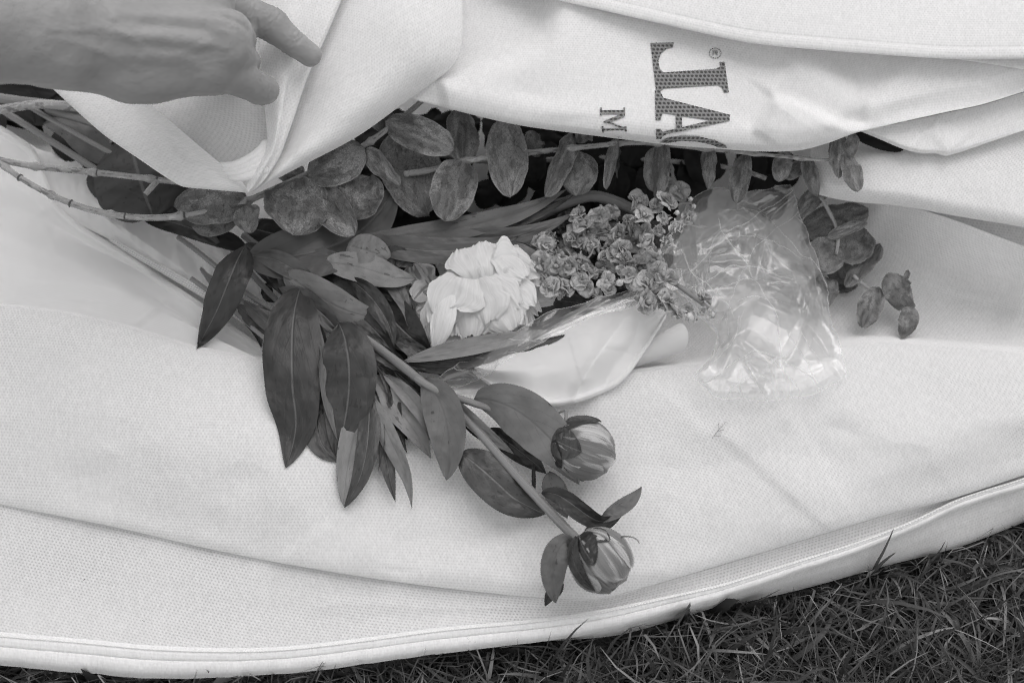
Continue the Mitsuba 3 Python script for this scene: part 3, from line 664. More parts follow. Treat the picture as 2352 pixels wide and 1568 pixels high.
def leaf_mesh(P, w, prof='lance', roll=0, fold=0.12, curl=0.0, wave=0.03, seed=None, tone=None, flip=False, nu=30, nv=11, tooth=0.03, side=(1, 1), up=(0, -0.35, 0.94), frill=0.0, press=True):
    """A leaf along the world points P, w metres wide. roll turns it about its midrib (degrees, or base and tip); fold lifts the two halves like a V; curl bends the margins."""
    _leaf_n[0] += 1
    seed = _leaf_n[0] if seed is None else seed
    rr_ = random.Random(seed * 31 + 7)
    if nv == 11 and press:
        roll = [roll + rr_.uniform(-12, 12), roll + rr_.uniform(-16, 16)] if np.isscalar(roll) else roll
        curl, wave = curl + rr_.uniform(-.06, .16), wave * rr_.uniform(1, 2.6)
    tone = (_leaf_n[0] * 7) % 61 if tone is None else tone
    P = np.asarray(curve(P, nu)); s = np.linspace(0, 1, nu)
    t, n, b = frame_along(P, up)
    r = np.radians(np.interp(s, [0, 1], [roll, roll]) if np.isscalar(roll) else np.interp(s, np.linspace(0, 1, len(roll)), roll))[:, None]
    n, b = n * np.cos(r) + b * np.sin(r), b * np.cos(r) - n * np.sin(r)
    h = w / 2 * np.maximum(PROF[prof](s), 0.015)
    v = np.linspace(-1, 1, nv)
    ss, vv = np.meshgrid(s, v, indexing='ij')
    q = np.stack([ss * 7, np.sign(vv) * 3, ss * 0 + seed * 1.7], -1)
    hh = h[:, None] * (1 + tooth * 2 * (meshkit.fbm(q, 3, seed) - 0.5)) * np.where(vv < 0, side[0], side[1])
    a = np.abs(vv)
    up_ = hh * (fold * a - curl * a ** 2) + wave * w * a ** 1.5 * (meshkit.fbm(np.stack([ss * 4.5, np.sign(vv) * 5, ss * 0 + seed], -1), 2, seed + 9) - 0.5) * 2
    up_ = up_ + 0.035 * w * (meshkit.fbm(np.stack([ss * 3, vv * 2, ss * 0 + seed * 3], -1), 2, seed + 3) - 0.5) * 2
    V0 = 0
    if frill:
        Ln = np.linalg.norm(P[-1] - P[0]); g_ = np.clip((ss - .45) / .55, 0, 1) ** 1.6
        V0 = t[:, None] * (frill * Ln * g_ * (meshkit.fbm(np.stack([vv * 3.4, ss * 0.6, ss * 0 + seed * 1.3], -1), 4, seed) - .55) * 2)[..., None]
        up_ = up_ + frill * .55 * w * g_ * (meshkit.fbm(np.stack([vv * 4.5, ss * 1.5, ss * 0 + seed], -1), 3, seed + 4) - .5) * 2
    V = V0 + P[:, None] + b[:, None] * (vv * hh * np.cos(np.arctan(fold) * a))[..., None] + n[:, None] * up_[..., None]
    if press: V = lift(V)
    f = grid_faces(nu, nv)
    if flip: f = f[:, ::-1]
    return (V.reshape(-1, 3), f), np.stack([ss.ravel(), vv.ravel() + 4 * tone + 2], 1)

def leaf(parent, pts, w, mat='leaf_dark', name='leaf', label=None, **kw):
    P = W(pts)
    (v, f), uv = leaf_mesh(P, w * mpp(P[len(P) // 2]), **kw)
    return put(name, (v, f), mat, parent, True, uv=uv, label=label)

def stem(parent, pts, r, mat='green_stem', name='stem', sides=10, rough=0.10, n=None, label=None, nodes=()):
    P = W(pts)
    n = n or 10 * len(pts)
    Q = curve(P, n)
    rr = np.interp(np.linspace(0, 1, n), np.linspace(0, 1, len(np.atleast_1d(r))), np.atleast_1d(r)) * mpp(P[len(P) // 2])
    s = np.linspace(0, 1, n)
    for c, g_ in nodes: rr = rr * (1 + g_ * np.exp(-((s - c) / 0.012) ** 2))
    m, uv = tube(Q, rr, sides, rough, len(pts))
    return put(name, m, mat, parent, True, uv=uv, label=label)

U = dict(flip=True)          # underside towards the camera
# ---- eucalyptus
def euc(parent, base, tip, w, z, z2=None, roll=0, prof='egg', mid=None, mat='leaf_waxy', **kw):
    z2 = z if z2 is None else z2
    pts = [(*base, z), mid or ((base[0] + tip[0]) / 2, (base[1] + tip[1]) / 2, (z + z2) / 2 + 0.25), (*tip, z2)]
    q_ = random.Random(int(base[0] * 7 + tip[1]))
    roll = [roll + q_.uniform(-14, 14), roll + q_.uniform(-22, 22)]
    if prof == 'egg' and q_.random() < .45: prof = 'round'
    kw = {**dict(fold=q_.uniform(-.05, .22), curl=q_.uniform(-.1, .3), wave=q_.uniform(.05, .13), tooth=q_.uniform(.05, .14), side=(q_.uniform(.85, 1.1), q_.uniform(.85, 1.1))), **kw}
    return leaf(parent, pts, w, mat, prof=prof, roll=roll, **kw)

E = thing('eucalyptus_branch', 'long eucalyptus branch running level under the printed flap, its round leaves hanging like coins', 'branch', 'eucalyptus branches in the bag')
stem(E, [(930, 400, 8.2), (1020, 384, 9.0), (1072, 370, 9.4), (1203, 352, 9.8), (1319, 340, 10), (1423, 330, 10.2), (1527, 332, 10.2), (1671, 347, 10.6), (1783, 358, 11.0), (1850, 365, 11.2), (1907, 367, 11.3), (1950, 354, 11.4)], [7.5, 6.5, 5.5, 4.5, 3], 'woody_stem', n=130, nodes=[(.14, .6), (.27, .6), (.38, .6), (.48, .6), (.58, .6), (.68, .6), (.79, .6), (.89, .6)])
for a in [((1064, 365), (1020, 508), 112, 9.6, 9.2, -12), ((1062, 372), (1062, 252), 82, 9.4, 9.6, 18), ((905, 292), (985, 492), 140, 8.2, 7.6, 10),
          ((1152, 276), (1172, 455), 96, 10.2, 9.8, 6), ((1316, 306), (1250, 452), 62, 10.2, 9.6, -38), ((1330, 345), (1322, 450), 86, 9.2, 8.6, 15),
          ((1414, 318), (1393, 436), 36, 10.3, 9.8, 40), ((1420, 320), (1418, 410), 30, 9.8, 9.4, 62), ((1522, 326), (1508, 470), 50, 10.3, 9.7, 38), ((1507, 336), (1500, 440), 55, 9.6, 9.2, 20),
          ((1634, 338), (1625, 435), 34, 10.3, 9.7, 40), ((1618, 345), (1619, 420), 26, 9.6, 9.2, 60), ((1712, 350), (1692, 468), 50, 10.2, 9.4, 20), ((1803, 345), (1788, 418), 44, 10.1, 9.6, 12),
          ((1845, 372), (1806, 412), 34, 9.5, 9.1, 10), ((1852, 362), (1877, 452), 36, 10.1, 9.4, 15), ((1926, 304), (1926, 410), 50, 11.8, 11.6, 10), ((1952, 364), (1964, 304), 32, 11.5, 11.8, 10), ((1946, 360), (1972, 440), 50, 11.7, 11.9, 8),
          ((1240, 360), (1225, 300), 60, 9.0, 9.6, 30), ((1330, 330), (1345, 290), 50, 9.6, 10.0, 30)]:
    euc(E, a[0], a[1], a[2], a[3], a[4], a[5])

E = thing('eucalyptus_branch', 'eucalyptus branch with broad mottled leaves beside the tip of the lifted corner', 'branch', 'eucalyptus branches in the bag')
stem(E, [(470, 500, 8.6), (560, 466, 9.2), (640, 430, 9.4), (695, 405, 9.7), (770, 370, 10.0), (830, 338, 10.3), (885, 300, 10.6), (960, 240, 10.8), (1010, 190, 10.8)], [8, 7, 6.5, 6], 'woody_stem', n=90, nodes=[(.16, .6), (.42, .6), (.65, .6), (.78, .6)])
for a in [((570, 458), (404, 478), 98, 9.4, 9.0, 4), ((566, 470), (575, 536), 66, 10.0, 9.4, 10), ((696, 408), (672, 540), 150, 10.2, 9.8, -4), ((700, 400), (620, 385), 60, 9.4, 9.2, 20),
          ((836, 340), (708, 408), 108, 10.7, 10.3, -10), ((842, 345), (918, 428), 58, 10.4, 9.8, 28), ((884, 278), (1043, 345), 82, 11.0, 10.6, 8),
          ((705, 420), (815, 540), 92, 9.2, 8.8, 6), ((850, 408), (800, 500), 110, 8.9, 8.8, 0), ((560, 476), (440, 520), 70, 8.2, 7.8, 10), ((790, 345), (740, 345), 80, 9.6, 9.4, 0), ((893, 300), (870, 240), 70, 10.0, 10.4, 10)]:
    euc(E, a[0], a[1], a[2], a[3], a[4], a[5])

E = thing('eucalyptus_branch', 'drooping eucalyptus branch with small leaves lying right of the plastic wrap', 'branch', 'eucalyptus branches in the bag')
stem(E, [(1780, 430, 5.2), (1815, 448, 5.6), (1850, 480, 6.0), (1870, 500, 6.1)], [6, 5], 'woody_stem')
stem(E, [(1884, 452, 7.6), (1900, 478, 7.6), (1914, 505, 7.4), (1924, 540, 7.1), (1920, 585, 6.6)], [4.5, 4], 'woody_stem')
stem(E, [(1880, 605, 5.4), (1888, 630, 5.4), (1900, 660, 5.2)], [4, 3], 'woody_stem')
stem(E, [(1960, 632, 5.6), (1985, 654, 5.4), (2004, 668, 5.4), (2035, 684, 5.4), (2060, 694, 5.4)], [4, 3.5], 'woody_stem')
for a in [((1892, 424), (1823, 504), 42, 7.8, 6.8, 12), ((1888, 458), (1936, 408), 22, 7.6, 7.8, 40), ((1842, 530), (1994, 482), 74, 6.2, 6.6, 0), ((1900, 546), (1992, 512), 26, 7.5, 7.2, 30),
          ((1922, 588), (1992, 530), 96, 5.9, 6.2, 0), ((1934, 572), (1842, 606), 76, 6.6, 6.0, 0), ((2022, 560), (1942, 660), 40, 6.2, 5.9, 15), ((1884, 630), (1905, 704), 66, 5.2, 4.8, 0),
          ((2016, 662), (1980, 752), 44, 6.2, 5.6, 10), ((2032, 684), (2090, 654), 78, 6.2, 6.4, 0), ((2092, 704), (2072, 776), 40, 6.2, 5.6, 12), ((2070, 652), (2088, 622), 14, 6.3, 6.6, 30), ((1990, 560), (1930, 545), 60, 5.4, 5.4, 10),
          ((1950, 600), (1905, 640), 70, 4.0, 3.8, 0), ((1960, 625), (1915, 665), 55, 3.9, 3.8, 0), ((1860, 545), (1900, 600), 60, 4.6, 4.2, 0)]:
    euc(E, a[0], a[1], a[2] * 1.18, a[3] - (.7 if a[0][0] > 1955 else 0), a[4] - (.7 if a[0][0] > 1955 else 0), a[5], press=True)

E = thing('eucalyptus_branch', 'eucalyptus branch deep in the bag, its leaves coloured dark to stand for shade', 'branch', 'eucalyptus branches in the bag')
stem(E, [(900, 330, 4.5), (1150, 372, 4.8), (1380, 362, 5.2), (1560, 372, 5.6), (1680, 386, 6.0), (1760, 410, 6.0)], [7, 5], 'woody_stem', n=70)
rng = random.Random(5)
for i in range(90):
    x = 850 + 950 * rng.random(); y = 285 + 200 * rng.random()
    a = rng.uniform(0.3, 2.8)
    L = rng.uniform(75, 130)
    z = rng.uniform(3.2, 6.2)
    euc(E, (x, y - L * 0.4), (x + L * math.cos(a) * .5, y + L * 0.5), rng.uniform(60, 105), z, z - 0.6, rng.uniform(-25, 25), mat='leaf_shade_dark')
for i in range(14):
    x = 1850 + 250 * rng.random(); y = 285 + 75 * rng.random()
    euc(E, (x, y - 30), (x + rng.uniform(-40, 40), y + 45), rng.uniform(45, 75), rng.uniform(4, 6), None, rng.uniform(-20, 20), mat='leaf_shade_dark')
leaf(E, [(1950, 292, 11.3), (2010, 318, 11.3), (2075, 345, 11.3)], 46, 'leaf_shade_dark', prof='egg', tone=3, press=False)  # near-black leaf put in as the dark gap under the side flap

# ---- woody cut twigs at the left
Wd = thing('bare_twig', 'upper of the two pale jointed twigs at left, with a short side stub', 'twig', 'jointed twigs at the left')
stem(Wd, [(-160, 345, 9.2), (0, 368, 9.4), (84, 383, 9.5), (224, 397, 9.7), (360, 413, 9.8), (428, 419, 9.6), (560, 430, 9.2)], [7.2, 6.8], 'woody_stem', n=170, rough=0.07, nodes=[(.22, .38), (.35, .5), (.54, .5), (.72, .5)])
stem(Wd, [(362, 416, 9.8), (350, 428, 10.0), (334, 446, 9.9)], [6, 7, 6], 'woody_stem', name='side_stub', n=20)
Wd = thing('bare_twig', 'lower of the two pale jointed twigs at left, curving down to a broken end', 'twig', 'jointed twigs at the left')
stem(Wd, [(-160, 290, 9.4), (0, 376, 9.6), (46, 408, 9.7), (163, 467, 9.6), (288, 497, 9.5), (360, 500, 9.5), (423, 495, 9.6)], [7.2, 7, 7.6], 'woody_stem', n=170, rough=0.07, nodes=[(.295, .4), (.34, .3), (.545, .5), (.76, .5), (.985, .5)])
stem(Wd, [(420, 496, 9.5), (450, 490, 9.4), (480, 484, 9.2)], [6, 5], 'woody_stem', name='side_stub')

def twig_nodes(owner, places, r):
    for (x, y, z), (dx, dy) in places:
        P = W([(x - 2.4 * dx, y - 2.4 * dy, z), (x - .8 * dx, y - .8 * dy, z), (x + .8 * dx, y + .8 * dy, z), (x + 2.4 * dx, y + 2.4 * dy, z)])
        m, uv = tube(P, np.array([.86, 1.12, 1.16, .9]) * r * mpp(P[0]), 12, .25, int(x))
        put('node', m, 'twig_node', owner, True, uv=uv)
twig_nodes('bare_twig', [((84, 383, 9.5), (1, .1)), ((224, 397, 9.7), (1, .1)), ((362, 413, 9.8), (1, .1))], 8.2)
twig_nodes('bare_twig_001', [((46, 408, 9.7), (.8, .5)), ((163, 467, 9.6), (.9, .4)), ((288, 497, 9.5), (1, .1)), ((423, 495, 9.6), (1, -.1))], 8.2)

cs = [('thick pale cut stem at the far left edge below the hand', [(-120, 205, 8.2), (0, 226, 8.6), (92, 238, 8.8), (260, 262, 8.2), (420, 290, 7)], [12, 11], 'green_stem'),
      ('thick dark rough stem crossing over the pale one at far left', [(-120, 268, 9.4), (0, 252, 9.6), (70, 241, 9.8), (165, 244, 9.6), (330, 262, 9)], [10, 11], 'woody_stem'),
      ('slim pale stem slanting down towards the big dark leaf at left', [(60, 240, 7.6), (92, 260, 7.8), (170, 305, 7.9), (262, 356, 7.8), (300, 378, 7.4)], [6, 6], 'green_stem'),
      ('grey stem slanting behind the upper jointed twig', [(-20, 235, 6.6), (28, 268, 6.8), (120, 326, 6.9), (224, 392, 7.0), (320, 450, 6.4)], [8.5, 8], 'green_stem'),
      ('short pale stem piece under the turned band', [(110, 250, 7.8), (200, 276, 8.2), (320, 318, 8.0)], [13, 10], 'green_stem')]
for lab, pts, r, mt in cs:
    k = thing('cut_stem', lab, 'stem', 'cut stems at the left')
    stem(k, pts, r, mt, n=60)

# ---- peony with two buds (front) and its leaves
PB = thing('peony', 'long leafy peony stem with two closed buds reaching down over the front of the bag', 'flower', 'peonies in the bag')
stem(PB, [(376, 528, 3.4), (430, 585, 4.0), (480, 640, 4.6), (545, 690, 5.4), (640, 728, 6.4), (740, 750, 7.2), (820, 768, 8.4), (890, 815, 9.0), (960, 870, 9.2), (1060, 952, 8.9), (1150, 1050, 8.6), (1250, 1160, 8.6), (1342, 1256, 8.9)], [10, 11, 11, 10.5, 9.5, 11], n=140, rough=.08)
stem(PB, [(955, 866, 9.7), (1020, 903, 9.4), (1090, 926, 9.2), (1200, 960, 8.8), (1300, 1000, 8.8)], [9, 8], name='side_stem', n=50)
PO = thing('peony', 'open white peony flower with long pointed leaves below the eucalyptus', 'flower', 'peonies in the bag')
stem(PO, [(560, 540, 5.0), (650, 600, 5.6), (760, 640, 6.2), (900, 660, 6.6), (1010, 680, 6.8)], [9, 8], n=60)
stem(PO, [(410, 545, 4.8), (470, 590, 5.4), (560, 668, 6.0), (640, 720, 6.6)], [6, 6], name='side_stem', n=40)
stem(PO, [(440, 640, 5.6), (520, 700, 6.0), (600, 770, 6.8), (680, 830, 7.2)], [6, 5], name='side_stem', n=40)
stem(PO, [(500, 520, 4.2), (560, 608, 5.0), (632, 686, 5.8), (720, 770, 6.6)], [7, 7], name='side_stem', n=40)
LV = [  # owner, points, width, options
 (PO, [(566, 584, 7.6), (650, 590, 8.0), (770, 562, 7.8), (908, 430, 6.8)], 150, dict(prof='wide', mat='leaf_mid', roll=[-4, -12], tone=1, curl=-.05, fold=.2)),
 (PB, [(564, 562, 8.4), (540, 610, 9.2), (503, 700, 8.6), (452, 800, 6.2)], 92, dict(prof='wide', tone=8, wave=.09, curl=.25)),
 (PO, [(652, 630, 8.2), (700, 660, 8.6), (770, 702, 8.4), (884, 734, 7.8)], 88, dict(U, prof='wide', roll=14, tone=4, wave=.06)),
 (PB, [(690, 660, 8.6), (672, 760, 9.6), (672, 880, 9.6), (680, 960, 9.2), (657, 1074, 8.2)], 142, dict(prof='wide', tone=13, curl=.12, label='dark upright leaf with a small brown spot')),
 (PB, [(778, 742, 9.2), (800, 820, 10.0), (800, 910, 9.8), (772, 1048, 8.6)], 132, dict(prof='wide', tone=17, curl=.10, fold=.1)),
 (PB, [(735, 752, 9.0), (748, 850, 9.5), (768, 950, 9.2), (774, 1046, 8.5)], 26, dict(U, prof='lance', roll=-40, tone=6)),
 (PB, [(755, 860, 8.4), (728, 960, 8.6), (735, 1010, 8.4), (782, 1060, 8.0)], 80, dict(prof='wide', tone=9)),
 (PB, [(838, 870, 9.0), (822, 960, 9.2), (800, 1060, 8.9), (790, 1162, 8.2)], 70, dict(U, prof='wide', tone=11, roll=15)),
 (PB, [(848, 900, 9.3), (846, 1000, 9.5), (832, 1080, 9.2), (791, 1165, 8.3)], 58, dict(tone=26, roll=20, prof='wide')),
 (PB, [(845, 920, 8.7), (876, 1000, 8.9), (890, 1070, 8.7), (908, 1152, 8.0)], 48, dict(tone=29, roll=-18)),
 (PB, [(846, 905, 9.2), (885, 985, 9.6), (925, 1070, 9.3), (946, 1168, 8.3)], 58, dict(U, tone=19, roll=28, fold=.25)),
 (PB, [(850, 858, 8.8), (905, 925, 9.2), (950, 985, 9.0), (990, 1052, 8.2)], 78, dict(U, tone=33, roll=-20, fold=.2)),
 (PB, [(862, 840, 8.6), (930, 890, 8.8), (985, 950, 8.6)], 44, dict(tone=30, roll=20)),
 (PB, [(970, 872, 10.0), (1012, 930, 10.2), (1030, 1010, 9.8), (1026, 1102, 8.8)], 98, dict(U, prof='wide', tone=2, roll=10, fold=.08, label='pale leaf underside hanging beside the long stem')),
 (PB, [(1040, 912, 9.6), (1075, 955, 9.8), (1125, 1000, 9.4), (1182, 1043, 8.6)], 42, dict(U, tone=22, roll=24, fold=.3)),
 (PB, [(1036, 915, 9.3), (1070, 965, 9.3), (1120, 1010, 9.0), (1170, 1040, 8.4)], 32, dict(tone=36, roll=-10)),
 (PB, [(1056, 1038, 9.0), (1110, 1080, 9.2), (1165, 1130, 8.9), (1252, 1180, 8.2)], 108, dict(prof='wide', tone=14, curl=.06)),
 (PB, [(1090, 914, 9.8), (1160, 930, 10.6), (1240, 985, 10.7), (1296, 1050, 10.2), (1329, 1112, 9.4)], 126, dict(U, prof='wide', tone=5, roll=[30, 4], curl=.10, label='broad pale leaf with holes and brown spots')),
 (PB, [(1120, 985, 8.7), (1180, 1025, 8.8), (1255, 1088, 8.4)], 62, dict(tone=38, roll=10)),
 (PB, [(1225, 1060, 8.6), (1226, 1110, 8.6), (1225, 1170, 8.4)], 14, dict(tone=41, roll=40)),
 (PB, [(1262, 1082, 9.0), (1272, 1120, 9.0), (1290, 1160, 8.7), (1303, 1190, 8.3)], 62, dict(U, tone=7, roll=12)),
 (PB, [(1243, 1133, 9.6), (1285, 1138, 10.4), (1325, 1165, 10.4), (1365, 1192, 10.0), (1430, 1180, 9.4)], 52, dict(tone=16, roll=[10, 35], prof='wide', fold=.3)),
 (PB, [(1375, 1200, 9.6), (1410, 1176, 10.0), (1445, 1152, 10.0), (1474, 1117, 9.8)], 40, dict(U, tone=24, roll=-10)),
 (PB, [(1340, 1228, 8.8), (1380, 1205, 8.9), (1432, 1178, 8.9)], 40, dict(tone=31)),
 (PB, [(1246, 1140, 9.3), (1262, 1170, 9.2), (1290, 1195, 8.6)], 16, dict(tone=44, roll=20)),
 (PB, [(1318, 1258, 9.4), (1296, 1246, 10.2), (1272, 1300, 10.0), (1276, 1384, 8.6)], 66, dict(U, prof='wide', tone=3, roll=6)),
 (PB, [(1295, 1340, 7.2), (1268, 1362, 7.2), (1252, 1392, 6.4)], 34, dict(tone=28, press=False)),
 # right hand leaves of the open flower
 (PO, [(820, 546, 7.6), (1000, 532, 8.2), (1180, 492, 8.6), (1302, 434, 8.8)], 62, dict(U, tone=10, roll=[-20, 12], fold=.2)),
 (PO, [(1000, 532, 7.6), (1120, 520, 8.0), (1220, 490, 8.3), (1318, 448, 8.4)], 50, dict(tone=20, roll=14)),
 (PO, [(830, 548, 7.2), (1000, 556, 7.6), (1160, 548, 8.1), (1320, 488, 8.2)], 66, dict(mat='leaf_mid', tone=27, roll=[4, 18], fold=.12)),
 (PO, [(818, 548, 7.9), (900, 566, 8.5), (1020, 576, 8.8), (1190, 545, 8.6)], 66, dict(mat='leaf_mid', tone=34, roll=6, prof='wide', fold=.1)),
 (PO, [(1080, 570, 8.2), (1150, 555, 8.5), (1196, 542, 8.5)], 18, dict(tone=12, roll=40)),
 (PO, [(740, 602, 7.8), (820, 612, 8.4), (900, 636, 8.6), (956, 640, 8.4)], 76, dict(U, tone=37, roll=-6, prof='wide', fold=.1)),
 (PO, [(800, 562, 8.2), (840, 575, 8.8), (880, 590, 8.8), (885, 600, 8.6)], 78, dict(U, tone=40, roll=0, prof='round')),
 (PO, [(872, 612, 8.2), (905, 590, 8.3), (948, 612, 8.2)], 52, dict(tone=9, prof='egg')),
 (PO, [(836, 636, 7.2), (880, 652, 7.6), (925, 690, 7.4), (952, 714, 7)], 54, dict(tone=43, roll=-10)),
 (PO, [(868, 686, 7.0), (900, 730, 7.4), (950, 780, 7.2), (990, 806, 6.8)], 104, dict(tone=46, prof='wide')),
 (PO, [(716, 625, 7.0), (790, 640, 7.4), (840, 675, 7.2), (875, 702, 6.9)], 66, dict(tone=48)),
 (PO, [(925, 830, 8.6), (1020, 808, 9.2), (1130, 786, 9.2), (1272, 757, 8.4)], 46, dict(U, tone=15, roll=[-15, 5], fold=.1)),
 (PO, [(930, 836, 8.2), (1060, 826, 8.6), (1180, 806, 8.5), (1306, 766, 8.0)], 42, dict(tone=50, roll=16, fold=.25)),
 (PO, [(935, 842, 7.8), (1010, 846, 8.0), (1110, 846, 7.9)], 28, dict(tone=52)),
 (PO, [(1165, 560, 7.8), (1210, 582, 8.4), (1280, 632, 8.0)], 36, dict(U, tone=25, roll=-12)),
 (PO, [(1180, 556, 7.9), (1225, 580, 8.3), (1284, 622, 8.1)], 22, dict(tone=53, roll=25)),
 (PO, [(560, 560, 6.6), (610, 608, 6.8), (650, 680, 6.4)], 60, dict(tone=51)),
 (PO, [(588, 560, 7.0), (635, 620, 7.4), (672, 700, 7.0)], 62, dict(tone=32)),
 (PB, [(620, 610, 6.8), (660, 650, 7.2), (705, 720, 7.6)], 58, dict(tone=54)),
 (PB, [(660, 640, 7.4), (720, 700, 7.8), (760, 760, 7.8)], 64, dict(tone=56)),
 (PB, [(545, 700, 6.2), (590, 742, 6.8), (640, 790, 6.8)], 40, dict(tone=39)),
 (PO, [(470, 535, 5.8), (520, 552, 6.0), (575, 580, 6.2)], 46, dict(tone=56)),
 (PO, [(690, 610, 7.4), (730, 600, 7.8), (800, 612, 7.8)], 66, dict(mat='leaf_mid', tone=8)),
 (PO, [(880, 640, 7.0), (920, 665, 7.2), (970, 660, 6.8)], 50, dict(tone=13)),
 (PB, [(800, 870, 7.8), (810, 960, 8.0), (815, 1040, 8.0)], 84, dict(tone=57)),
 (PB, [(870, 850, 8.0), (900, 930, 8.2), (935, 1010, 8.0)], 60, dict(tone=59)),
 (PB, [(930, 880, 8.4), (975, 940, 8.6), (1000, 1000, 8.2)], 52, dict(mat='leaf_mid', tone=12)),
 (PB, [(835, 850, 8.9), (868, 930, 9.3), (880, 1010, 9.2), (868, 1082, 8.7)], 40, dict(mat='leaf_mid', tone=5, roll=[30, 50], fold=.4)),
 (PB, [(880, 860, 9.0), (930, 900, 9.5), (975, 960, 9.3), (1000, 1042, 8.7)], 44, dict(U, tone=14, roll=[20, -25], fold=.35)),
 (PB, [(862, 835, 8.9), (900, 900, 9.2), (915, 980, 9.0), (935, 1040, 8.6)], 36, dict(tone=18, roll=[-30, 10], fold=.4)),
 (PB, [(905, 850, 9.0), (960, 900, 9.3), (1005, 950, 9.0), (1040, 1010, 8.5)], 38, dict(tone=23, roll=[10, 40], fold=.3)),
 (PB, [(760, 770, 9.4), (742, 850, 9.9), (752, 930, 9.6), (775, 1010, 9.0)], 30, dict(U, tone=27, roll=[-50, -20], fold=.4)),
 (PB, [(700, 720, 8.2), (735, 790, 8.6), (745, 880, 8.6), (740, 960, 8.2)], 48, dict(tone=34, roll=20)),
 (PB, [(830, 800, 8.6), (900, 830, 9.0), (950, 860, 8.8), (1000, 900, 8.4)], 34, dict(mat='leaf_mid', tone=21, roll=[-20, 30])),
 (PO, [(600, 600, 7.2), (655, 640, 7.6), (690, 690, 7.6), (700, 740, 7.4)], 44, dict(tone=11, roll=[30, -10])),
 (PO, [(770, 700, 7.6), (830, 730, 8.0), (880, 780, 7.8), (915, 830, 7.4)], 50, dict(tone=38, roll=[-20, 20])),
 (PO, [(850, 600, 8.0), (900, 650, 8.2), (930, 700, 7.9), (940, 760, 7.4)], 42, dict(mat='leaf_mid', tone=42, roll=[20, -30])),
 (PO, [(585, 590, 7.8), (640, 600, 8.4), (700, 640, 8.2), (740, 690, 7.6)], 58, dict(mat='leaf_mid', tone=9, roll=[25, -20], fold=.3)),
 (PB, [(640, 660, 8.2), (700, 690, 8.7), (760, 740, 8.6), (800, 800, 8.0)], 56, dict(tone=19, roll=[-30, 25], fold=.3)),
 (PO, [(800, 640, 7.8), (850, 680, 8.4), (890, 740, 8.2), (905, 800, 7.6)], 58, dict(tone=6, roll=[30, -15], fold=.3)),
 (PB, [(560, 690, 6.6), (600, 730, 7.2), (640, 760, 7.2), (690, 770, 7.0)], 38, dict(mat='leaf_mid', tone=29, roll=20, fold=.3)),
 (PO, [(905, 780, 7.6), (945, 800, 8.0), (985, 830, 7.8), (1020, 868, 7.4)], 46, dict(tone=40, roll=[-25, 25], fold=.3)),
 (PB, [(612, 650, 5.2), (616, 676, 5.2), (640, 694, 5.0)], 34, dict(tone=45)),
 (PB, [(555, 735, 6.0), (590, 760, 6.2), (600, 800, 5.8)], 26, dict(tone=47)),
 (PO, [(960, 695, 6.0), (985, 720, 6.2), (990, 770, 6.0)], 60, dict(tone=58)),
 (PO, [(760, 720, 6.2), (850, 770, 6.4), (940, 840, 6.6)], 120, dict(tone=54, prof='wide')),
 (PB, [(860, 790, 6.8), (900, 860, 7.2), (960, 930, 7.4)], 90, dict(tone=49, prof='wide')),
 (PB, [(900, 870, 7.6), (950, 930, 7.9), (990, 1010, 7.8)], 70, dict(tone=55, prof='wide')),
 (PO, [(640, 590, 5.4), (720, 600, 5.4), (820, 640, 5.4)], 90, dict(tone=56, prof='wide')),
 (PO, [(700, 660, 5.6), (760, 700, 5.8), (880, 780, 5.6)], 120, dict(tone=57, prof='wide')),
 (PO, [(880, 490, 5.0), (980, 505, 5.2), (1100, 500, 5.2)], 80, dict(tone=59, prof='wide')),
 (PO, [(840, 560, 4.4), (920, 600, 4.4), (1010, 640, 4.4)], 110, dict(tone=60, prof='wide')),
 (PO, [(690, 520, 5.2), (800, 520, 5.4), (930, 540, 5.2)], 110, dict(tone=56, prof='wide')),
 (PO, [(560, 520, 5.0), (640, 540, 5.2), (720, 560, 5.2)], 70, dict(tone=35, prof='wide')),
]
for o, pts, w, kw in LV:
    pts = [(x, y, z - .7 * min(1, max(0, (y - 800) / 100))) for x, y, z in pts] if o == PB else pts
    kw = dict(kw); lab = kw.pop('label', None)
    mt = kw.pop('mat', 'leaf_shade_dark' if kw.get('tone', 0) >= 54 else 'leaf_dark')  # filler leaves take the tone darkened for deep shade
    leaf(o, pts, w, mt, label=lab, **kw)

# broad leaves at the left, below the lifted corner
BL = thing('leafy_sprig', 'broad dark leaves with clear side veins under the jointed twigs at left', 'leaves')
leaf(BL, [(352, 500, 7.6), (335, 455, 8.0), (315, 390, 8.2), (296, 318, 7.8)], 215, prof='egg', tone=15, curl=.05, label='big dark leaf cut straight across')
leaf(BL, [(270, 380, 6.4), (220, 340, 6.6), (170, 300, 6.4), (100, 286, 6.0)], 74, prof='wide', **U, tone=18)
leaf(BL, [(310, 350, 7.0), (275, 345, 7.2), (255, 375, 7.0)], 36, prof='egg', **U, tone=23)
leaf(BL, [(330, 502, 6.4), (390, 510, 6.6), (450, 530, 6.4), (512, 570, 5.6)], 52, prof='wide', tone=32)
leaf(BL, [(212, 385, 5.8), (228, 420, 6), (232, 460, 5.6)], 58, prof='egg', tone=39)
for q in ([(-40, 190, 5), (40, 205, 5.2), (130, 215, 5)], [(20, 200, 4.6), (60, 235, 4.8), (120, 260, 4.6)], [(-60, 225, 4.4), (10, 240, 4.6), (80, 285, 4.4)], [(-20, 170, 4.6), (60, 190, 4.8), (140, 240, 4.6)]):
    leaf(BL, q, 74, 'leaf_shade_dark', prof='wide')  # added leaves, coloured shade-dark, over the bright cloth at far left
rng = random.Random(8)
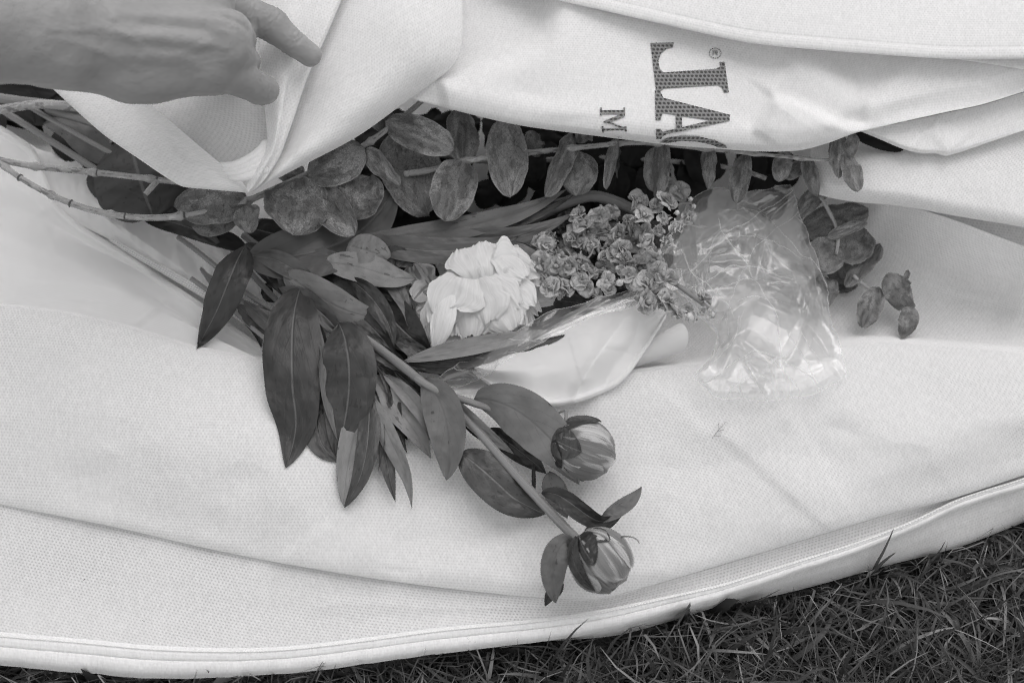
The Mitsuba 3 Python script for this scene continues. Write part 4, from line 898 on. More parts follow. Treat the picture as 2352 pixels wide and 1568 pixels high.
for i in range(48):  # filler leaves, mostly in the shade-darkened tone
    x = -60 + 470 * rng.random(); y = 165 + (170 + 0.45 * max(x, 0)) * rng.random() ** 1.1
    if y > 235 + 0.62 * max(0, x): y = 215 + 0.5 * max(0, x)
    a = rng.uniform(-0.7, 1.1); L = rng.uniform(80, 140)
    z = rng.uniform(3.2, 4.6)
    leaf(BL, [(x, y, z), (x + L * .5 * math.cos(a), y + L * .5 * math.sin(a), z + .3), (x + L * math.cos(a), y + L * math.sin(a), z)], rng.uniform(36, 80), 'leaf_shade_dark' if rng.random() < .7 else 'leaf_dark', prof='wide', tone=rng.choice([56, 32, 8, 39, 51]), roll=rng.uniform(-30, 30), flip=rng.random() < 0.15)

# ------------------------------------------------------------------ peony buds
def shell(c, R, axis, ref, th0, th1, width, off, seed, tone, taper='wide', nu=22, nv=13, ragged=0.1, tip=0.0, squash=1.0):
    """A petal or sepal hugging an egg of radius R about c: from polar angle th0 (at the stalk) to th1, centred on the direction ref about the axis."""
    a = np.asarray(axis, float); a /= np.linalg.norm(a)
    x = np.asarray(ref, float) - np.dot(ref, a) * a; x /= np.linalg.norm(x)
    y = np.cross(a, x)
    s = np.linspace(0, 1, nu); v = np.linspace(-1, 1, nv)
    ss, vv = np.meshgrid(s, v, indexing='ij')
    wv = width * np.maximum(PROF[taper](s), 0.03)[:, None] * (1 + ragged * 2 * (meshkit.fbm(np.stack([ss * 6, np.sign(vv) * 4, ss * 0 + seed], -1), 3, seed) - .5))
    th = th0 + (th1 - th0) * ss
    ph = vv * wv / np.maximum(np.sin(th), 0.35)
    rr = R * (1 + off + 0.035 * (meshkit.fbm(np.stack([ss * 7, vv * 4, ss * 0 + seed], -1), 3, seed + 6) - .5) + tip * np.maximum(ss - 0.7, 0) ** 2 * 10 + 0.02 * (meshkit.fbm(np.stack([ss * 4, vv * 2, ss * 0 + seed], -1), 2, seed + 2) - .5) + 0.03 * np.abs(vv) ** 3)
    d = -np.cos(th)[..., None] * a * 1.06 + np.sin(th)[..., None] * (np.cos(ph)[..., None] * x + np.sin(ph)[..., None] * y)
    V = np.asarray(c) + d * rr[..., None] * np.array([1, 1, squash])
    return (V.reshape(-1, 3), grid_faces(nu, nv)), np.stack([ss.ravel(), vv.ravel() + 4 * tone + 2], 1)

def peony_bud(owner, px, py, z, rpx, axis_px, label, shells, sepals, spin=0):
    c = at(px, py, z / 100)
    R = rpx * mpp(c)
    a = at(px + axis_px[0], py + axis_px[1], (z - 0.3) / 100) - c
    a /= np.linalg.norm(a)
    b = f'{owner}__bud' if not _count.get(f'{owner}__bud') else f'{owner}__bud_{_count[f"{owner}__bud"]:03d}'
    _count[f'{owner}__bud'] = _count.get(f'{owner}__bud', 0) + 1
    labels[b] = {'label': label}
    up = np.array([0, -0.35, 0.94])
    x = up - up @ a * a; x /= np.linalg.norm(x); y = np.cross(a, x)
    s = np.linspace(0, np.pi, 24)
    m = trimesh.creation.uv_sphere(1.0, count=[24, 36])
    V = np.array(m.vertices)
    P = c + R * 0.97 * (V[:, :1] * x + V[:, 1:2] * y + V[:, 2:] * a * 1.05)
    put('heart', (P, np.array(m.faces)), 'petal_streaked', b, True, uv=np.stack([np.clip(V[:, 2] * .5 + .5, 0, 1), np.arctan2(V[:, 1], V[:, 0]) / np.pi * .9 + 4 * 5 + 2], 1))
    for i, (deg, t0, t1, w, off, tone) in enumerate(shells):
        ph = math.radians(deg); ref = math.cos(ph) * x + math.sin(ph) * y
        mm, uv = shell(c, R, a, ref, math.radians(t0), math.radians(t1), w, off, i + 3, tone, 'petal')
        put('petal', mm, 'petal_streaked', b, True, uv=uv)
    for i, (deg, t0, t1, w, off, tone, tip) in enumerate(sepals):
        ph = math.radians(deg); ref = math.cos(ph) * x + math.sin(ph) * y
        mm, uv = shell(c, R, a, ref, math.radians(t0), math.radians(t1), w, off, i + 23, tone, 'wide', tip=tip)
        put('sepal', mm, 'leaf_dark', b, True, uv=uv)

# bud petals: (turn, from, to, half width, stand-off, tone)
peony_bud(PB, 1380, 1288, 9.4, 66, (26, 34), 'closed streaked bud at the end of the long stem',
          [(-70, 10, 160, 1.0, .02, 2), (20, 10, 150, .9, .05, 9), (75, 8, 155, .8, .085, 4), (150, 10, 165, 1.0, .03, 7), (-20, 12, 140, .62, .10, 12), (50, 14, 128, .45, .13, 15), (-60, 14, 132, .5, .12, 18)],
          [(-100, 8, 105, .55, .08, 14, 0), (15, 12, 85, .5, .12, 42, .02), (50, 10, 120, .33, .15, 44, .03), (100, 8, 95, .5, .10, 28, .0), (-35, 10, 70, .42, .10, 16, .05)])
peony_bud(PB, 1340, 1030, 9.0, 66, (34, 12), 'second streaked bud half hidden by the broad pale leaf',
          [(-50, 10, 160, 1.0, .02, 3), (20, 10, 155, .9, .06, 11), (80, 10, 150, .8, .09, 6), (-100, 10, 155, .9, .05, 14), (45, 15, 130, .5, .12, 8), (-20, 12, 138, .55, .10, 20), (5, 20, 150, .35, .13, 22)],
          [(95, 8, 110, .6, .10, 36, 0), (60, 10, 60, .4, .14, 18, .06), (-70, 8, 100, .5, .13, 28, 0), (10, 10, 75, .5, .15, 14, .02)])
for pts, r in [([(1252, 955, 9.2), (1275, 950, 9.8), (1298, 943, 10.0), (1300, 946, 10.0)], [2.0, 2.6]), ([(1300, 944, 10.0), (1300, 962, 10.0), (1293, 985, 9.6)], [3, 6])]:
    stem(PB, pts, r, name='bract', n=20)
stem(PB, [(1428, 1232, 10.4), (1448, 1232, 11.0), (1462, 1238, 11.0), (1468, 1246, 10.6)], [2.2, 1.2], name='bract', n=20)

# ------------------------------------------------------------------ the open white flower
bl_key = f'{PO}__bloom'
labels[bl_key] = {'label': 'open white bloom with ruffled petals'}
PET = []
_r = random.Random(77)
B_ = np.array([1082, 602.0])
for lay, (n_, len_, wd_, zt, zm) in enumerate([(7, 1.10, 112, 6.8, 7.2), (7, 1.02, 110, 7.2, 7.8), (6, .95, 112, 7.6, 8.4), (5, .86, 118, 8.1, 8.9), (4, .76, 124, 8.6, 9.3), (2, .62, 130, 9.0, 9.6)]):
    for q in np.linspace(0, 1, n_):
        th = math.radians(118 - 112 * q + _r.uniform(-7, 7))
        L_ = len_ * (214 - 26 * abs(q - .45) * 2) * _r.uniform(.9, 1.04)
        t_ = B_ + L_ * np.array([math.cos(th) * .96, math.sin(th)])
        b_ = B_ + np.array([math.cos(th), math.sin(th)]) * (6 + 4 * lay)
        PET.append((tuple(b_), tuple(t_), wd_ * _r.uniform(.7, 1.12), 7.0 + .35 * lay, zt + _r.uniform(-.2, .3), _r.uniform(-16, 16) - (q - .5) * 20, zm + _r.uniform(-.15, .15)))
PET += [((1120, 640), (1105, 556), 120, 9.2, 8.6, 0, 9.6), ((1090, 645), (1058, 572), 96, 9.2, 8.6, 6, 9.6), ((1150, 640), (1165, 562), 104, 9.2, 8.4, -6, 9.5), ((1064, 580), (992, 735), 66, 8.6, 8.2, 20, 9.1), ((1160, 566), (1085, 578), 60, 8.8, 8.6, 30, 9.0), ((1130, 575), (1205, 640), 70, 8.6, 9.0, -20, 9.6), ((1040, 640), (1000, 800), 60, 8.6, 7.8, 16, 9.2)]
for i, (b, t, w, z0, z1, ro, cup) in enumerate(PET):
    pts = [(*b, z0), (b[0] * .62 + t[0] * .38, b[1] * .62 + t[1] * .38, cup), (b[0] * .22 + t[0] * .78, b[1] * .22 + t[1] * .78, (cup * .6 + z1 * .4)), (*t, z1 + .25)]
    P = W(pts)
    (v, f), uv = leaf_mesh(P, w * mpp(P[1]), prof='frilled', roll=ro, fold=0.0, curl=.22, wave=.06, tooth=.14, frill=.14, nu=36, nv=27, tone=i, seed=200 + i, press=False)
    put('petal', (v, f), 'petal_white', bl_key, True, uv=uv)
for b, t, w, z0, z1, ro in [((1000, 690), (950, 605), 84, 5.8, 7.2, 10), ((1010, 640), (950, 690), 80, 5.8, 7.0, -10), ((1000, 700), (955, 715), 60, 5.6, 6.6, 0), ((1040, 620), (1010, 565), 70, 6.2, 7.4, 0)]:
    P = W([(*b, z0), ((b[0] + t[0]) / 2, (b[1] + t[1]) / 2, (z0 + z1) / 2 + .5), (*t, z1)])
    (v, f), uv = leaf_mesh(P, w * mpp(P[1]), prof='petal', roll=ro, curl=.35, wave=.12, tooth=.15, nu=26, nv=15, tone=int(w), press=False)
    put('outer_petal', (v, f), 'petal_pale', bl_key, True, uv=uv)

# ------------------------------------------------------------------ stock flowers
def z9(x, y): return 1176 + 0.24 * x, 395 + 0.24 * y
def floret(owner, x, y, size, z, kind='open', tilt=None, rng=random):
    px, py = z9(x, y)
    c = at(px, py, z / 100)
    s = size * 0.24 * 1.62 * mpp(c)
    fk = f'{owner}__floret'
    n = _count.get(fk, 0); _count[fk] = n + 1
    k = fk if n == 0 else f'{fk}_{n:03d}'
    ax = np.array([rng.uniform(-.8, .8), rng.uniform(-1.1, .4), 1.0]) if tilt is None else np.array(tilt, float)
    ax /= np.linalg.norm(ax)
    x_ = np.cross(ax, [0.3, 1, 0.1]); x_ /= np.linalg.norm(x_); y_ = np.cross(ax, x_)
    if kind == 'bud':
        rings = [(4, .62, .92, .55, 1.0, 'petal_pale'), (3, .6, .95, .3, .8, 'petal_pale')]
        m = trimesh.creation.uv_sphere(1.0, count=[12, 18]); V = np.array(m.vertices)
        P = c + s * .40 * (V[:, :1] * x_ * .85 + V[:, 1:2] * y_ * .85 + V[:, 2:] * ax)
        put('petal', (P, np.array(m.faces)), 'petal_pale', k, True, uv=np.stack([V[:, 2] * .5 + .5, np.arctan2(V[:, 1], V[:, 0]) / np.pi * .9 + 4 * (n % 50) + 2], 1))
    else:
        mt = {'pale': 'petal_pale', 'back': 'leaf_mid'}.get(kind, 'petal_mauve')  # back florets: dark leaf tone put in for the shaded gaps
        style = rng.random()
        if kind == 'pale' or style < .25:      # half open rosette
            rings = [(4, .80, .62, .75, 1.15, mt), (4, .72, .86, .5, 1.1, mt), (3, .60, 1.0, .2, 1.0, mt)]
        else:                                   # open, with folded inner petals
            rings = [(4, rng.uniform(1.0, 1.2), rng.uniform(.12, .42), .9, rng.uniform(1.2, 1.45), mt), (rng.choice([3, 4]), .95, rng.uniform(.55, .75), .55, 1.4, mt)] + ([(2, .75, .95, .2, 1.3, mt)] if rng.random() < .5 else [])
        m = trimesh.creation.uv_sphere(1.0, count=[9, 12]); V = np.array(m.vertices)
        P = c + s * (.17 if rng.random() < .4 else .08) * (V[:, :1] * x_ + V[:, 1:2] * y_ * .8 + V[:, 2:] * ax * .8) * (.75 + .5 * meshkit.noise(V * 2.2 + n, 3))[:, None] - ax * s * .03
        put('petal', (P, np.array(m.faces)), mt, k, True, uv=np.stack([V[:, 2] * .5 + .5, np.arctan2(V[:, 1], V[:, 0]) / np.pi * .9 + 4 * (n % 50) + 2], 1))
    a0 = rng.uniform(0, 6.28)
    for ring, (cnt, Lf, up_, spread, wf, mat) in enumerate(rings):
        for i in range(cnt):
            a = a0 + ring * .7 + i * 6.283 / cnt + rng.uniform(-.35, .35)
            d = math.cos(a) * x_ + math.sin(a) * y_
            L = s * Lf * rng.uniform(.72, .95) * .72
            e = np.clip(up_ + rng.uniform(-.18, .18), 0.02, 1.08)
            p0 = c - ax * s * .25 + d * s * .05
            p1 = p0 + d * L * (.60 - .28 * e) + ax * L * (.18 + .42 * e)
            p2 = p0 + d * L * (1.02 - .95 * e * e + rng.uniform(-.10, .1)) + ax * L * (.16 + .72 * e)
            (v, f), uv = leaf_mesh([p0, p1, p2], s * wf * rng.uniform(.60, .80) * (.85 if ring == 2 else 1), prof='egg', roll=rng.uniform(-22, 22), curl=rng.uniform(.1, .8), wave=.10, tooth=.10, nu=13, nv=9, up=ax - d * (.3 + .6 * e), tone=rng.randrange(60), seed=rng.randrange(999), press=False)
            put('petal', (v, f), mat, k, True, uv=uv)

ST = thing('stock_flower', 'thick stem of stock with crowded greyish double florets right of the white flower', 'flower')
stem(ST, [(1180, 520, 6.4), (1290, 470, 7.0), (1345, 452, 7.2), (1410, 462, 7.0), (1480, 500, 6.6)], [17, 14, 12], 'green_stem', n=50)
rng = random.Random(21)
FL = [(1220, 270, 100), (1270, 400, 100), (1130, 450, 95), (1500, 260, 100), (1490, 660, 75, 'pale'), (1580, 390, 42, 'bud'), (1740, 330, 40, 'bud'), (1710, 260, 40, 'bud'), (1450, 445, 80, 'pale'), (1570, 510, 95, 'pale'), (1690, 440, 78),
      (680, 480, 105), (840, 430, 105), (620, 390, 95), (580, 560, 85), (730, 570, 110), (360, 610, 85), (540, 620, 90), (500, 720, 100), (340, 700, 95), (250, 650, 80), (770, 700, 105), (1030, 600, 95), (1170, 680, 100), (1060, 740, 100),
      (1290, 590, 85), (640, 860, 130), (760, 930, 125), (530, 900, 110), (350, 1010, 110), (370, 1100, 100), (540, 1090, 100), (650, 1030, 95), (820, 1170, 95), (1050, 940, 80, 'pale'), (1030, 1060, 62, 'bud'), (1000, 800, 95), (1090, 820, 90),
      (1240, 800, 95), (1350, 850, 105), (1230, 920, 100), (1150, 890, 60), (880, 560, 90), (930, 690, 90), (880, 800, 90), (1400, 560, 80), (950, 380, 80), (1300, 680, 90), (1180, 560, 80), (450, 800, 90), (1380, 330, 70), (90, 860, 100), (200, 900, 90), (170, 1000, 95), (60, 960, 90), (260, 970, 80), (1600, 180, 90), (1490, 130, 80), (440, 1000, 100), (700, 1110, 90), (900, 1040, 80), (460, 1150, 80), (930, 1120, 70), (1120, 980, 90), (1180, 1060, 80), (300, 880, 100), (420, 900, 95), (880, 930, 95), (980, 870, 90), (560, 780, 90), (650, 660, 90)]
for f_ in FL:
    x, y, s = f_[:3]
    deep = 1.0 if (x < 300 and y > 800) or y < 200 else 0
    floret(ST, x, y, s, 8.6 + (1.6 if x > 1250 else .6 if x > 1000 else 0) - deep * 1.9 + rng.uniform(-.5, .6) - (0.5 if 400 < x < 1300 and 500 < y < 800 else 0), f_[3] if len(f_) > 3 else 'open', rng=rng)
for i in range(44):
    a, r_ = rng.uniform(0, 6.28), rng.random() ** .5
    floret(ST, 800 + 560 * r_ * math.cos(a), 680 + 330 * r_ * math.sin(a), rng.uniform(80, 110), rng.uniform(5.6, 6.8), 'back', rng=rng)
for p in [[(830, 940), (900, 945), (980, 960)], [(900, 980), (960, 1010), (1000, 1050)], [(1390, 300), (1430, 350), (1440, 400)], [(1560, 330), (1640, 300), (1720, 300)], [(720, 830), (770, 760), (790, 680)], [(1440, 945), (1480, 940), (1520, 925)]]:
    stem(ST, [(*z9(*q), 8.6) for q in p], [2.6, 2.2], name='stalk', n=16)
ST2 = thing('stock_flower', 'smaller stock spike with drying brown-edged florets pointing over the plastic', 'flower')
stem(ST2, [(*z9(1200, 870), 8.4), (*z9(1450, 1000), 9.8), (*z9(1560, 1070), 10.4), (*z9(1720, 1180), 10.5), (*z9(1880, 1305), 10.3)], [6, 5.5, 5], n=50)
for f_ in [(1290, 1030, 110), (1400, 980, 110), (1380, 1085, 110), (1530, 1220, 125), (1310, 1240, 120), (1420, 1150, 100), (1850, 1190, 95), (1710, 1390, 90, 'bud'), (1830, 1330, 66, 'pale'), (1915, 1365, 58, 'bud'), (1590, 1350, 70), (1530, 1000, 70), (1460, 1260, 100), (1260, 1170, 80), (1680, 1310, 60), (1880, 1400, 40, 'bud')]:
    floret(ST2, f_[0], f_[1], f_[2], 10.6 + rng.uniform(-.3, .4), f_[3] if len(f_) > 3 else 'open', rng=rng)

# ------------------------------------------------------------------ thin white cloths in the bag
LN = thing('white_liner', 'smooth thin white cloth with a hemmed edge lying inside the bag at left', 'cloth')
edge = [(-320, 180, 6.0), (-120, 240, 6.0), (0, 288, 6.0), (40, 312, 6.0), (84, 350, 6.0), (104, 400, 6.0), (124, 452, 6.0), (150, 488, 5.9), (200, 526, 5.8), (300, 586, 5.4), (380, 640, 5.0), (470, 700, 4.8), (560, 765, 4.6), (640, 820, 4.4)]
lowl = [(-320, 740, 7.6), (-120, 740, 7.7), (0, 745, 7.7), (50, 752, 7.8), (100, 760, 7.8), (150, 768, 7.8), (200, 778, 7.6), (270, 795, 7.6), (340, 812, 7.2), (400, 828, 6.8), (450, 840, 6.4), (520, 850, 6.0), (590, 855, 5.6), (650, 860, 5)]
md = [((a[0] + b[0]) / 2 - 20, (a[1] * .55 + b[1] * .45), 6.3) for a, b in zip(edge, lowl)]
LQ = loft([shifted(edge, 8, [z - .5 for _, _, z in edge]), shifted(edge, 1, [z - .25 for _, _, z in edge]), edge, shifted(edge, 9, [z + .28 for _, _, z in edge], -6), shifted(edge, 16, [z + .12 for _, _, z in edge], -14), shifted(edge, 44, [z + .15 for _, _, z in edge], -20), md, lowl], 170, 120, ts=[0, .03, .05, .09, .13, .26, .6, 1])
ripple(LQ, 0.22, 170, 91, (1, 1.6)); ripple(LQ, .06, 60, 92)
for ln, am, w, kd in [([(100, 500), (200, 560), (300, 610), (430, 650)], -.35, 16, 'ridge'), ([(-60, 560), (150, 600), (340, 625)], .30, 40, 'step'), ([(-60, 470), (60, 490), (150, 540)], -.25, 30, 'ridge'), ([(0, 640), (200, 650), (420, 700), (480, 790)], .35, 40, 'ridge'), ([(380, 680), (430, 740), (480, 800)], -.4, 26, 'step'), ([(0, 410), (60, 440), (110, 500)], .25, 24, 'ridge'), ([(30, 700), (200, 690), (330, 720)], -.2, 40, 'ridge')]:
    crease(LQ, ln, am, w, kd)
sheet('drape', LQ, 'liner_cloth', LN)
# its thin underlayer and netting strip on the right of the hem
l1 = [(70, 330, 4.6), (95, 390, 5.2), (135, 480, 5.4), (270, 560, 5.1), (400, 640, 4.8), (560, 720, 4.4), (660, 780, 4.2)]
l2 = [(130, 350, 4.6), (190, 410, 5.2), (250, 480, 5.4), (380, 560, 4.4), (500, 640, 4.4), (620, 720, 4.3), (720, 780, 4.2)]
l3 = [(220, 280, 2.4), (300, 380, 2.8), (420, 480, 3.2), (540, 560, 3.4), (640, 640, 3.4), (720, 700, 3.4), (800, 760, 3.4)]
UQ = loft([l1, l2, l3], 120, 90)
ripple(UQ, .3, 60, 95, (2.0, 1))
for ln in ([(250, 500), (380, 590), (520, 700)], [(330, 480), (450, 580), (580, 690)], [(420, 500), (520, 590), (640, 700)], [(210, 470), (300, 550), (420, 640)]):
    crease(UQ, ln, .45, 14, 'ridge', w2=26)
sheet('inner_drape', UQ, 'liner_cloth', LN)
NQ = loft([[(250, 552, 5.5), (320, 597, 5.5), (380, 632, 5.5), (480, 692, 5.4), (600, 770, 5.2)], [(256, 548, 5.6), (330, 588, 5.6), (392, 620, 5.6), (496, 676, 5.6), (632, 754, 5.4)]], 120, 16)
ripple(NQ, .06, 40, 96)
sheet('netting_strip', NQ, 'net_cloth', LN, 'narrow strip of open netting beside the hem')
for pts in ([(225, 500, 5.0), (320, 560, 5.2), (420, 640, 5.3), (520, 720, 5.3)],):
    pass

TS = thing('white_tissue', 'smooth white cloth with a stitched rounded hem below the stock flowers', 'cloth')
tl = [(1080, 850, 7.4), (1112, 876, 7.5), (1150, 902, 7.7), (1228, 928, 7.8), (1300, 930, 7.8), (1372, 908, 7.9), (1424, 880, 8.0), (1462, 836, 8.0), (1500, 778, 8.0), (1530, 728, 7.8)]
tt = [(1110, 835, 8.2), (1150, 822, 8.3), (1200, 796, 8.3), (1260, 762, 8.2), (1310, 740, 8.0), (1370, 710, 7.6), (1420, 690, 7.4), (1460, 680, 7.2), (1500, 672, 7.0), (1535, 668, 6.8)]
TQ = loft([shifted(tl, -8, 7.3), shifted(tl, -1, 7.45), tl, [(x * .985 + a * .015, y * .985 + b * .015 - 6, z + .30) for (x, y, z), (a, b, _) in zip(tl, tt)], [(x * .93 + a * .07, y * .93 + b * .07 - 4, z + .02) for (x, y, z), (a, b, _) in zip(tl, tt)], [(x * .5 + a * .5, y * .5 + b * .5, 8.6) for (x, y, z), (a, b, _) in zip(tl, tt)], tt], 150, 100, ts=[0, .03, .05, .09, .14, .5, 1])
ripple(TQ, .10, 110, 97)
crease(TQ, [(1500, 660), (1430, 740), (1385, 800), (1335, 880), (1310, 960)], .7, 15, 'ridge', ends=.05, w2=30)
crease(TQ, [(1250, 775), (1340, 770), (1420, 730)], -.22, 22, 'ridge'); crease(TQ, [(1150, 800), (1220, 850), (1255, 960)], .22, 26, 'step', ends=.05); crease(TQ, [(1470, 670), (1455, 780), (1400, 860), (1380, 950)], -.22, 14, 'ridge', ends=.05); wrinkle(TQ, 30, (1110, 700, 1500, 900), 12, .13, 60, 190)
TQ[..., 2] += .05 * (meshkit.fbm(np.stack([TQ[..., 0] / 10, TQ[..., 1] / 10, TQ[..., 0] * 0], -1), 2, 5) - .5) * np.exp(-((np.linspace(0, 1, 100)[:, None] - .1) / .05) ** 2)
sheet('drape', TQ, 'liner_cloth', TS)
# a rolled end of the same thin cloth
rk = []
for i, th in enumerate(np.linspace(-2.6, 3.6, 44)):
    rr = 34 + 4.2 * th
    q0 = (1560 + rr * .62 * math.cos(th), 770 + rr * 1.05 * math.sin(th) * .95, 6.6 + .030 * rr * math.sin(th + 2.3))
    q1 = (1405 + rr * .40 * math.cos(th), 838 + rr * .55 * math.sin(th), 6.0 + .018 * rr * math.sin(th + 2.3))
    rk.append([q1, ((q0[0] + q1[0]) / 2, (q0[1] + q1[1]) / 2, (q0[2] + q1[2]) / 2 + .1), q0])
RK = np.array([curve(r, 24) for r in rk])
sheet('rolled_end', RK, 'liner_cloth', TS, 'rolled tube of thin white cloth')

# ------------------------------------------------------------------ clear plastic wrap
WR = thing('plastic_wrap', 'crumpled sheet of clear plastic film lying over the cloth right of the stock flowers', 'plastic wrap')
def film(name, rails, nu, nv, dz, seed, creases, nodes, whit=6):
    """Crinkled clear film: a limp sheet crossed by sharp straight creases that run between a few pinched points."""
    rs = np.random.default_rng(seed)
    G = loft(rails, nu, nv)
    G[..., 2] += dz
    for c_ in (0, 1):
        G[..., c_] += 26 * (meshkit.fbm(np.stack([G[..., 0] / 55, G[..., 1] / 55, G[..., 0] * 0 + seed + c_ * 9], -1), 3, seed + c_) - .5)
    G[..., 2] += .30 * (meshkit.fbm(np.stack([G[..., 0] / 120, G[..., 1] / 120, G[..., 0] * 0 + seed], -1), 2, seed) - .5) * 2
    ls = list(creases)
    N = np.array(nodes, float)
    for i in range(len(N)):
        d = np.hypot(*(N - N[i]).T)
        for j in np.argsort(d)[1:4]:
            m = (N[i] + N[j]) / 2 + rs.normal(0, .10, 2) * d[j]
            ls.append(([tuple(N[i]), tuple(m), tuple(N[j])], rs.uniform(.16, .42) * rs.choice([1, 1, -1]), rs.uniform(12, 34)))
        for _ in range(2):
            a = rs.uniform(0, 6.28); L = rs.uniform(50, 150)
            e = N[i] + L * np.array([math.cos(a), math.sin(a)])
            ls.append(([tuple(N[i]), tuple((N[i] + e) / 2 + rs.normal(0, 5, 2)), tuple(e)], rs.uniform(.10, .30) * rs.choice([1, -1]), rs.uniform(8, 22)))
    for ln, amp, w in ls:
        d, s_, p = line_dist(G, [(*q, 0) for q in ln])
        f = np.clip(np.minimum(p, 1 - p) / .18, 0.15, 1)
        G[..., 2] += amp * f * np.maximum(0, 1 - d / w) ** 1.15 + .25 * amp * f * np.tanh(s_ * d / 5) * np.exp(-d / 40)
    P = lift(at(G[..., 0], G[..., 1], G[..., 2] / 100), 0.0015)
    put(name, (P.reshape(-1, 3), grid_faces(nv, nu)[:, ::-1]), 'clear_film', WR, True, uv=sheet_uv(P))
    rim = np.concatenate([P[0], P[1:, -1], P[-1, -2::-1], P[-2::-1, 0]])
    mm, uv_ = tube(rim, .00010, 5)
    put('cut_edge', mm, 'film_crease', WR, True, uv=uv_)
def layout_z(P): return P[..., 2]
w0 = [(1520, 560, 8.2), (1560, 505, 8.0), (1604, 438, 7.8), (1700, 434, 7.6), (1812, 428, 7.2)]
w1 = [(1540, 630, 8.4), (1620, 600, 8.7), (1700, 560, 8.6), (1780, 530, 8.2), (1850, 522, 7.4)]
w2 = [(1600, 716, 8.8), (1660, 700, 9.4), (1720, 680, 9.4), (1810, 650, 8.8), (1896, 660, 7.6)]
w3 = [(1642, 786, 8.6), (1684, 772, 9.2), (1740, 760, 9.4), (1840, 750, 8.9), (1920, 745, 7.9)]
w4 = [(1598, 868, 8.8), (1670, 850, 9.2), (1760, 850, 9.3), (1860, 845, 9.1), (1950, 852, 8.4)]
w5 = [(1606, 874, 8.6), (1664, 914, 8.6), (1760, 917, 8.6), (1850, 908, 8.6), (1938, 868, 8.4)]
ND = [(1600, 600), (1735, 655), (1690, 770), (1850, 742), (1650, 868), (1760, 520), (1870, 640), (1790, 850), (1690, 470), (1560, 700), (1910, 830)]
film('front_sheet', [w0, w1, w2, w3, w4, w5], 150, 150, .3, 3,
     [([(1545, 640), (1590, 655), (1640, 715), (1690, 700), (1735, 655)], .55, 30), ([(1655, 790), (1680, 715), (1740, 690), (1800, 715), (1855, 742)], .75, 34), ([(1735, 640), (1745, 690)], .5, 24), ([(1800, 590), (1850, 690), (1880, 760)], .3, 16), ([(1560, 570), (1680, 530), (1800, 470)], .3, 22), ([(1600, 560), (1720, 490), (1810, 440)], .25, 16), ([(1660, 780), (1760, 830), (1830, 870)], .4, 22)], ND, 9)
film('back_sheet', [[(1740 + (x - 1740) * .9, 670 + (y - 670) * .94, z - .9) for x, y, z in r] for r in (w0, w1, w2, w3, w4, w5)], 110, 110, 0, 11, [([(1620, 480), (1720, 560), (1760, 640)], .3, 26), ([(1700, 880), (1760, 800), (1790, 720)], .3, 26)], [(x + 40 * math.sin(y), y + 30 * math.cos(x)) for x, y in ND[:8]], 3)
v0 = [(1000, 868, 8.2), (1120, 800, 8.9), (1220, 742, 9.0), (1330, 700, 9.0), (1450, 655, 8.8), (1560, 615, 8.6)]
v1 = [(1010, 882, 8.0), (1125, 828, 9.2), (1240, 768, 9.6), (1350, 720, 9.4), (1465, 680, 9.2), (1568, 645, 9)]
v2 = [(1045, 893, 7.9), (1130, 848, 9.0), (1246, 784, 9.5), (1358, 733, 9.4), (1470, 694, 9.2), (1570, 660, 9)]
film('loose_end', [v0, v1, v2], 140, 60, 0, 23, [([(1140, 822), (1230, 762), (1330, 708), (1420, 676)], .35, 9), ([(1005, 874), (1060, 850), (1110, 835)], .35, 9)], [(1080, 850), (1240, 775), (1400, 710)], 2)

# small dry bits on the cloth
def cz(x, y): return float(cloth_z(np.array([x]), np.array([y]))[0])
for lab, pts, r in [('thin dry grass stalk lying on the cloth below the plastic', [(1636, 1006), (1648, 990), (1668, 968)], 1.6), ('tiny dark speck of plant litter on the lower left cloth', [(191, 1332), (196, 1329)], 2.0), ('tiny dark speck near the hem at lower left', [(327, 1424), (332, 1426)], 1.8)]:
    k = thing('grass_clipping', lab, 'grass clipping', 'bits of grass on the cloth')
    z = [cz(x, y) + .12 if y < 1320 else 5.4 for x, y in pts]
    Pc = W([(x, y, z_) for (x, y), z_ in zip(pts, z)])
    m, uv = tube(curve(Pc, 12), r * .3 * mpp(Pc[0]), 5)
    put('stalk', m, 'woody_stem' if r < 1.7 else 'leaf_shade_dark', k, True, uv=uv)
    if r < 1.7:
        for q in ([(1648, 990), (1662, 986)], [(1652, 985), (1650, 972)], [(1641, 1000), (1655, 1001)]):
            Pc = W([(x, y, cz(x, y) + .2) for x, y in q]); m, uv = tube(curve(Pc, 6), .00022, 5)
            put('awn', m, 'woody_stem', k, True, uv=uv)

for q in ([(1150, 740, 4.6), (1230, 725, 4.8), (1320, 690, 4.6)], [(1180, 700, 4.8), (1260, 690, 5.0), (1350, 700, 4.8)], [(1120, 770, 4.4), (1200, 750, 4.6), (1290, 720, 4.4)], [(1290, 660, 4.6), (1380, 660, 4.8), (1470, 640, 4.6)], [(1190, 600, 5.0), (1260, 620, 5.2), (1340, 640, 5.0)], [(1400, 600, 4.8), (1470, 610, 5.0), (1550, 590, 4.8)], [(1420, 560, 4.8), (1500, 540, 5.0), (1580, 520, 4.8)]):
    leaf(ST, q, 70, 'leaf_dark', prof='wide')

